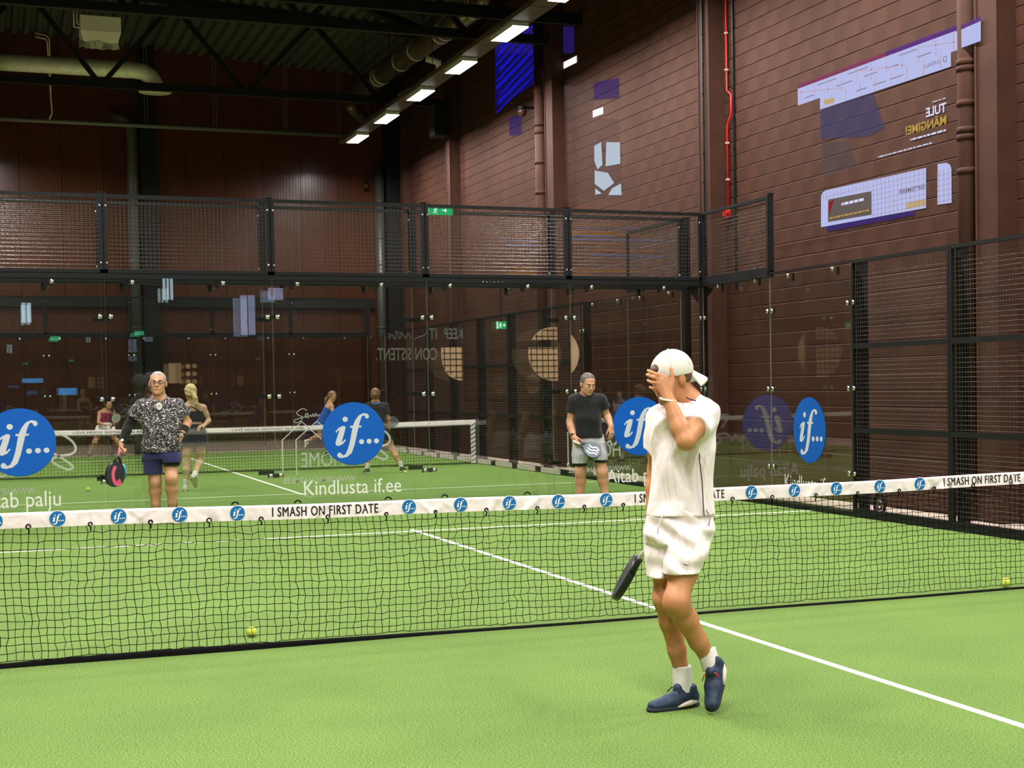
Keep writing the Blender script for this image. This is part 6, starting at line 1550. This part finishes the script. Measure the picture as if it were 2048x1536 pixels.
# ------------------------------------------------------------------ women on the far court
def woman_blonde():
    base = (-1.368, 15.475, 0.0); rz = -0.1175; P = frame(387, 982, 126.1); e = empty('person', base, rz)
    S = Field((-0.34, -0.36, -0.02), (0.36, 0.36, 1.74), 0.010)
    hc = P(383, 785, 0.0); fr = head_frame((-0.25, 0.95, -0.05)); neck = P(386, 808, 0.0); add_head(S, hc, fr, neck, 1.05, 0.05, 0.97)
    shR = P(408, 816, 0.0); elR = P(418, 842, 0.02); wrR = P(408, 851, -0.16); shL = P(369, 814, 0.0); elL = P(362, 842, 0.10); wrL = P(366, 858, 0.22)
    S.loft(secs(P, [(812, 372, 405, 0.085, 0.0), (828, 371, 408, 0.095, 0.0), (846, 373, 404, 0.085, 0.0), (862, 368, 411, 0.10, 0.0), (880, 367, 414, 0.10, 0.0)]), 0.03)
    S.cap(shR, neck, 0.048, 0.05, 0.05); S.cap(shL, neck, 0.048, 0.05, 0.05); arm(S, shR, elR, wrR, 0.042, 0.036, 0.026); arm(S, shL, elL, wrL, 0.042, 0.036, 0.026)
    add_hand(S, wrR, (-0.6, -0.6, -0.1), (0, -0.2, 1), (0, -1, 0), s=0.95, k=0.003); add_hand(S, wrL, (0.2, 0.9, -0.1), (0, 0, 1), (1, 0, 0), s=0.95, k=0.003)
    leg(S, P(379, 880, 0.0), P(374, 926, 0.02), P(373, 970, 0.0), 0.088, 0.056, 0.060, 0.038, (0, -1, 0)); leg(S, P(403, 880, 0.0), P(400, 920, 0.10), P(389, 950, -0.18), 0.088, 0.056, 0.060, 0.038, (0, -1, 0))
    S.build('body', SKIN_C, e)
    T = S.like(); T.loft(secs(P, [(843, 371, 407, 0.10, 0.0), (832, 370, 409, 0.105, 0.0), (822, 371, 408, 0.10, 0.0)]), 0.0, None, 2.3); T.build('crop_top', CHAR, e)
    MB().tube([tuple(P(373, 823, -0.09)), tuple(P(384, 812, -0.08)), tuple(P(400, 823, -0.10))], 0.010, 6).build('back_strap', CHAR, e, True); MB().tube([tuple(P(373, 823, -0.09)), tuple(P(372, 808, -0.04))], 0.010, 6).build('back_strap', CHAR, e, True)
    D = S.like(); D.loft(secs(P, [(848, 371, 406, 0.11, 0.0), (862, 367, 412, 0.125, 0.0), (880, 365, 416, 0.13, 0.0), (893, 364, 417, 0.135, 0.0)]), 0.0, lambda x, y, z: 0.006*np.sin(50*x), 2.3); D.build('skirt', CHAR, e)
    BL = mat('blonde_hair', (0.62, 0.46, 0.22), 0.55, var=0.25, vscale=50, stretch=(1, 1, 0.15)); hair_cap(e, Field(hc - 0.2, hc + 0.2, 0.009), hc, fr, 1.05, BL, 0.012, 0.06, -0.03)
    Q = Field(P(387, 830) - 0.3, P(387, 780) + 0.3, 0.009); Q.chain([P(388, 786, -0.12), P(392, 796, -0.15), P(394, 808, -0.14), P(398, 820, -0.125)], [0.03, 0.036, 0.034, 0.010], 0.02); Q.build('ponytail', BL, e)
    sock_tube(e, P(373, 958, 0.0), P(373, 974, 0.0), 0.044, 0.043, M_SOCKW, ribs=2); sock_tube(e, P(391, 944, -0.13), P(388, 953, -0.20), 0.044, 0.043, M_SOCKW, ribs=2)
    shoe(e, P(372, 983, -0.10), P(371, 982, 0.16), (0, -0.1, 1), M_SHOE_WHT, M_SOLE_W, M_SOLE_D, 0.9, None, vox=0.010); shoe(e, P(387, 953, -0.26), P(392, 976, -0.08), (0, 0.9, 0.2), M_SHOE_WHT, M_SOLE_W, M_SOLE_D, 0.9, None, vox=0.010)
    tag(e, 'blonde woman with a ponytail in dark crop top, seen from behind on the far court', 'person')
def woman_black():
    base = (2.457, 18.578, 0.0); rz = -0.2366; P = frame(768, 946, 107.1); e = empty('person', base, rz)
    S = Field((-0.46, -0.36, -0.02), (0.50, 0.36, 1.68), 0.011)
    hc = P(752, 790, 0.0); fr = head_frame((0.2, 0.97, 0.0)); neck = P(752, 806, 0.0); add_head(S, hc, fr, neck, 1.02, 0.05, 0.97)
    shR = P(771, 812, 0.0); elR = P(777, 838, 0.02); wrR = P(778, 858, 0.12); shL = P(735, 812, 0.0); elL = P(728, 836, 0.06); wrL = P(736, 850, 0.25)
    S.loft(secs(P, [(810, 737, 769, 0.085, 0.0), (840, 738, 770, 0.09, 0.0), (862, 735, 776, 0.10, 0.0)]), 0.03); S.cap(shR, neck, 0.05, 0.05, 0.05); S.cap(shL, neck, 0.05, 0.05, 0.05)
    arm(S, shR, elR, wrR, 0.042, 0.036, 0.026); arm(S, shL, elL, wrL, 0.042, 0.036, 0.026); add_hand(S, wrR, (0, 0.7, -0.6), (1, 0, 0), (0, 0, 1), s=0.95, k=0.003); add_hand(S, wrL, (0.5, 0.8, 0.1), (0, 0, 1), (1, 0, 0), s=0.95, k=0.003)
    leg(S, P(746, 862, 0.0), P(738, 905, 0.06), P(734, 934, 0.0), 0.088, 0.056, 0.058, 0.038, (0, -1, 0)); leg(S, P(768, 862, 0.0), P(787, 905, 0.06), P(802, 932, 0.0), 0.088, 0.056, 0.058, 0.038, (0, -1, 0)); S.build('body', SKIN_B, e)
    T = S.like(); T.loft(secs(P, [(852, 736, 775, 0.115, 0.0), (835, 737, 772, 0.115, 0.0), (815, 735, 773, 0.11, 0.0), (808, 739, 767, 0.09, 0.0), (803, 745, 760, 0.07, 0.0)]), 0.0, lambda x, y, z: 0.005*np.sin(24*z + 9*x), 2.3)
    for sh, el in ((shR, elR), (shL, elL)):
        q = S.like(); b = sh + (el - sh)*0.62; q.cap(sh, b + (b - sh)*0.3, 0.062, 0.066, 0.0); q.halfspace(b, b - sh); q.cap(neck + V3(0, 0, -0.02), sh, 0.060, 0.060, 0.02); T.union(q, 0.03)
    T.build('shirt', CHAR, e)
    MB().tube([tuple(P(745, 806, -0.075)), tuple(P(752, 807, -0.088)), tuple(P(760, 806, -0.075))], 0.016, 8).build('blue_collar', cloth('pale_blue_cloth', (0.16, 0.22, 0.50)), e, True)
    D = S.like(); D.loft(secs(P, [(848, 737, 774, 0.12, 0.0), (866, 733, 780, 0.13, 0.0), (879, 731, 786, 0.135, 0.0)]), 0.0, None, 2.3); D.build('shorts', BLK_CL, e)
    BR = mat('auburn_hair', (0.17, 0.085, 0.045), 0.6, var=0.4, vscale=40); hair_cap(e, Field(hc - 0.2, hc + 0.2, 0.010), hc, fr, 1.02, BR, 0.014, 0.06, -0.03); Q = Field(hc - 0.25, hc + 0.25, 0.010); Q.ell(hc + V3(-0.02, -0.12, 0.0), (0.045, 0.04, 0.05)); Q.warp(lambda x, y, z: 0.004*np.sin(90*x)*np.sin(80*z)); Q.build('hair_bun', BR, e)
    for (a, c) in (((737, 926), (734, 938)), ((799, 924), (803, 937))): sock_tube(e, P(a[0], a[1], 0.0), P(c[0], c[1], 0.0), 0.045, 0.043, M_SOCKW, ribs=2)
    shoe(e, P(738, 946, -0.08), P(727, 947, 0.14), (0, -0.1, 1), M_SHOE_BLK, M_SOLE_W, M_SOLE_W, 0.95, None, vox=0.010); shoe(e, P(801, 945, -0.08), P(812, 944, 0.14), (0, -0.1, 1), M_SHOE_BLK, M_SOLE_W, M_SOLE_W, 0.95, None, vox=0.010)
    tag(e, 'woman in black T-shirt with hair up, seen from behind at the far net', 'person')
    racket(to_world(base, rz, P(779, 862, 0.20)), dir_world(rz, unit((0.20, 0.5, 0.45))), dir_world(rz, (0.3, -0.6, 0.5)), 'dark padel racket raised by the woman in black at the far net', mat('charcoal_racket_face', (0, 0, 0)), mat('black_racket_rim', (0, 0, 0)), mat('black_lace', (0, 0, 0)), s=0.84)
def woman_blue():
    base = (2.799, 25.992, 0.0); rz = -0.1978; P = frame(645, 914.5, 86.0); e = empty('person', base, rz)
    S = Field((-0.55, -0.36, -0.02), (0.50, 0.36, 1.68), 0.012)
    hc = P(665, 793, -0.02); fr = head_frame((0.75, -0.62, -0.25), (0.1, 0, 1)); neck = P(660, 806, 0.0); add_head(S, hc, fr, neck, 1.0, 0.048, 0.97)
    shR = P(664, 813, -0.13); elR = P(666, 832, -0.20); wrR = P(678, 842, -0.22); shL = P(654, 812, 0.13); elL = P(664, 832, 0.22); wrL = P(680, 838, 0.24)
    S.chain([P(658, 816, 0.0), P(650, 834, 0.0), P(644, 850, 0.0)], [0.105, 0.10, 0.115], 0.04, ((0, 1, 0), 1.25)); S.cap(shR, neck, 0.046, 0.05, 0.05); S.cap(shL, neck, 0.046, 0.05, 0.05)
    arm(S, shR, elR, wrR, 0.042, 0.036, 0.026); arm(S, shL, elL, wrL, 0.042, 0.036, 0.026); add_hand(S, wrR, (0.9, -0.1, -0.1), (0, -1, 0), (0, 0, 1), s=0.95, k=0.003); add_hand(S, wrL, (0.9, 0.1, 0.1), (0, 1, 0), (0, 0, 1), s=0.95, k=0.003)
    leg(S, P(642, 852, -0.08), P(640, 872, -0.10), P(614, 882, -0.06), 0.085, 0.056, 0.056, 0.038, (-0.3, 0, 1)); leg(S, P(648, 852, 0.08), P(668, 880, 0.10), P(664, 908, 0.10), 0.085, 0.056, 0.056, 0.038, (-1, 0, 0)); S.build('body', SKIN_B, e)
    T = S.like(); T.chain([P(656, 820, 0.0), P(650, 834, 0.0), P(644, 846, 0.0)], [0.108, 0.108, 0.122], 0.04, ((0, 1, 0), 1.3)); D = S.like(); D.cap(P(644, 846, 0), P(641, 860, 0), 0.125, 0.165, 0.02, 'U', ((0, 1, 0), 1.2)); D.halfspace(P(641, 860, 0), (-0.2, 0, -1)); T.union(D, 0.03); T.build('sports_dress', cloth('royal_blue_cloth', (0.018, 0.075, 0.33)), e)
    BR = mat('light_brown_hair', (0.26, 0.15, 0.08), 0.6, var=0.3, vscale=40); hair_cap(e, Field(hc - 0.2, hc + 0.2, 0.010), hc, fr, 1.0, BR, 0.010, 0.06, -0.02); Q = Field(hc - 0.4, hc + 0.3, 0.010); Q.chain([hc + V3(-0.08, 0.05, 0.02), hc + V3(-0.15, 0.06, -0.06), hc + V3(-0.17, 0.06, -0.17)], [0.026, 0.03, 0.01], 0.02); Q.build('ponytail', BR, e); face_parts(e, hc, fr, 1.0)
    sock_tube(e, P(618, 880, -0.06), P(611, 884, -0.06), 0.044, 0.042, cloth('pink_sock', (0.62, 0.35, 0.32)), ribs=2); shoe(e, P(610, 879, -0.06), P(609, 894, -0.06), (1, 0, 0), M_SHOE_WHT, M_SOLE_W, M_SOLE_W, 0.9, None, vox=0.012); shoe(e, P(660, 914.5, 0.08), P(682, 914.5, 0.10), (0, 0, 1), M_SHOE_WHT, M_SOLE_W, M_SOLE_W, 0.9, None, vox=0.012)
    tag(e, 'woman in a royal blue sports dress running at the far end of the far court', 'person')
def woman_pink():
    base = (-1.827, 29.547, 0.0); rz = -0.0637; P = frame(205, 915.5, 82.5); e = empty('person', base, rz)
    S = Field((-0.50, -0.60, -0.02), (0.72, 0.40, 1.46), 0.012)
    hc = P(217, 808, -0.16); fr = head_frame((0.5, -0.8, -0.1)); neck = P(214, 820, -0.08); add_head(S, hc, fr, neck, 1.0, 0.048, 0.97)
    shL = P(200, 826, -0.05); elL = P(198, 845, -0.18); wrL = P(212, 850, -0.34); shR = P(226, 824, -0.05); elR = P(231, 842, -0.2); wrR = P(226, 850, -0.36)
    S.chain([P(212, 826, -0.06), P(210, 840, 0.0), P(208, 856, 0.06)], [0.10, 0.10, 0.12], 0.04, ((1, 0, 0), 1.3)); S.cap(shR, neck, 0.046, 0.05, 0.05); S.cap(shL, neck, 0.046, 0.05, 0.05)
    arm(S, shL, elL, wrL, 0.042, 0.036, 0.026); arm(S, shR, elR, wrR, 0.042, 0.036, 0.026); add_hand(S, wrL, (0.8, -0.5, 0.1), (0, 0, 1), (0, -1, 0.2), s=0.95, k=0.003); add_hand(S, wrR, (0.3, -0.8, 0.2), (1, 0, 0), (0, 0, 1), s=0.95, k=0.003)
    leg(S, P(200, 864, 0.04), P(191, 884, -0.10), P(181, 904, 0.05), 0.085, 0.056, 0.056, 0.038); leg(S, P(218, 864, 0.04), P(234, 884, -0.10), P(243, 904, 0.05), 0.085, 0.056, 0.056, 0.038); S.build('body', SKIN_B, e)
    T = S.like(); T.chain([P(212, 828, -0.06), P(210, 840, 0.0), P(209, 848, 0.02)], [0.105, 0.108, 0.115], 0.04, ((1, 0, 0), 1.3)); T.build('tank_top', cloth('raspberry_cloth', (0.26, 0.035, 0.09)), e)
    D = S.like(); D.loft(secs(P, [(845, 199, 222, 0.14, 0.02), (856, 192, 230, 0.18, 0.02), (870, 187, 236, 0.2, 0.0)]), 0.0, lambda x, y, z: 0.010*np.sin(60*x), 2.2); D.build('pleated_skirt', WHT_CL, e)
    BR = mat('dark_brown_hair', (0.05, 0.03, 0.02), 0.6, var=0.3, vscale=40); hair_cap(e, Field(hc - 0.2, hc + 0.2, 0.010), hc, fr, 1.0, BR, 0.012, 0.06, -0.03); face_parts(e, hc, fr, 1.0); Q = Field(hc - 0.4, hc + 0.3, 0.010); Q.chain([hc + V3(0.06, 0.06, -0.02), hc + V3(0.10, 0.02, -0.12), hc + V3(0.11, 0.0, -0.22)], [0.03, 0.03, 0.01], 0.02); Q.build('ponytail', BR, e)
    shoe(e, P(183, 915.5, 0.10), P(176, 915.5, -0.14), (0, 0, 1), M_SHOE_BLK, M_SOLE_W, M_SOLE_W, 0.92, None, vox=0.012); shoe(e, P(242, 915.5, 0.10), P(249, 915.5, -0.14), (0, 0, 1), M_SHOE_BLK, M_SOLE_W, M_SOLE_W, 0.92, None, vox=0.012)
    tag(e, 'woman in raspberry top and white pleated skirt crouching at the distant end', 'person')
    racket(to_world(base, rz, P(222, 856, -0.42)), dir_world(rz, unit((0.42, -0.1, 0.9))), dir_world(rz, (0.3, -0.9, 0.1)), 'pale striped padel racket held up by the crouching woman', mat('pale_racket_face', (0.45, 0.48, 0.40), 0.4), mat('black_racket_rim', (0, 0, 0)), mat('black_lace', (0, 0, 0)), s=0.84)
woman_blonde(); woman_black(); woman_blue(); woman_pink()
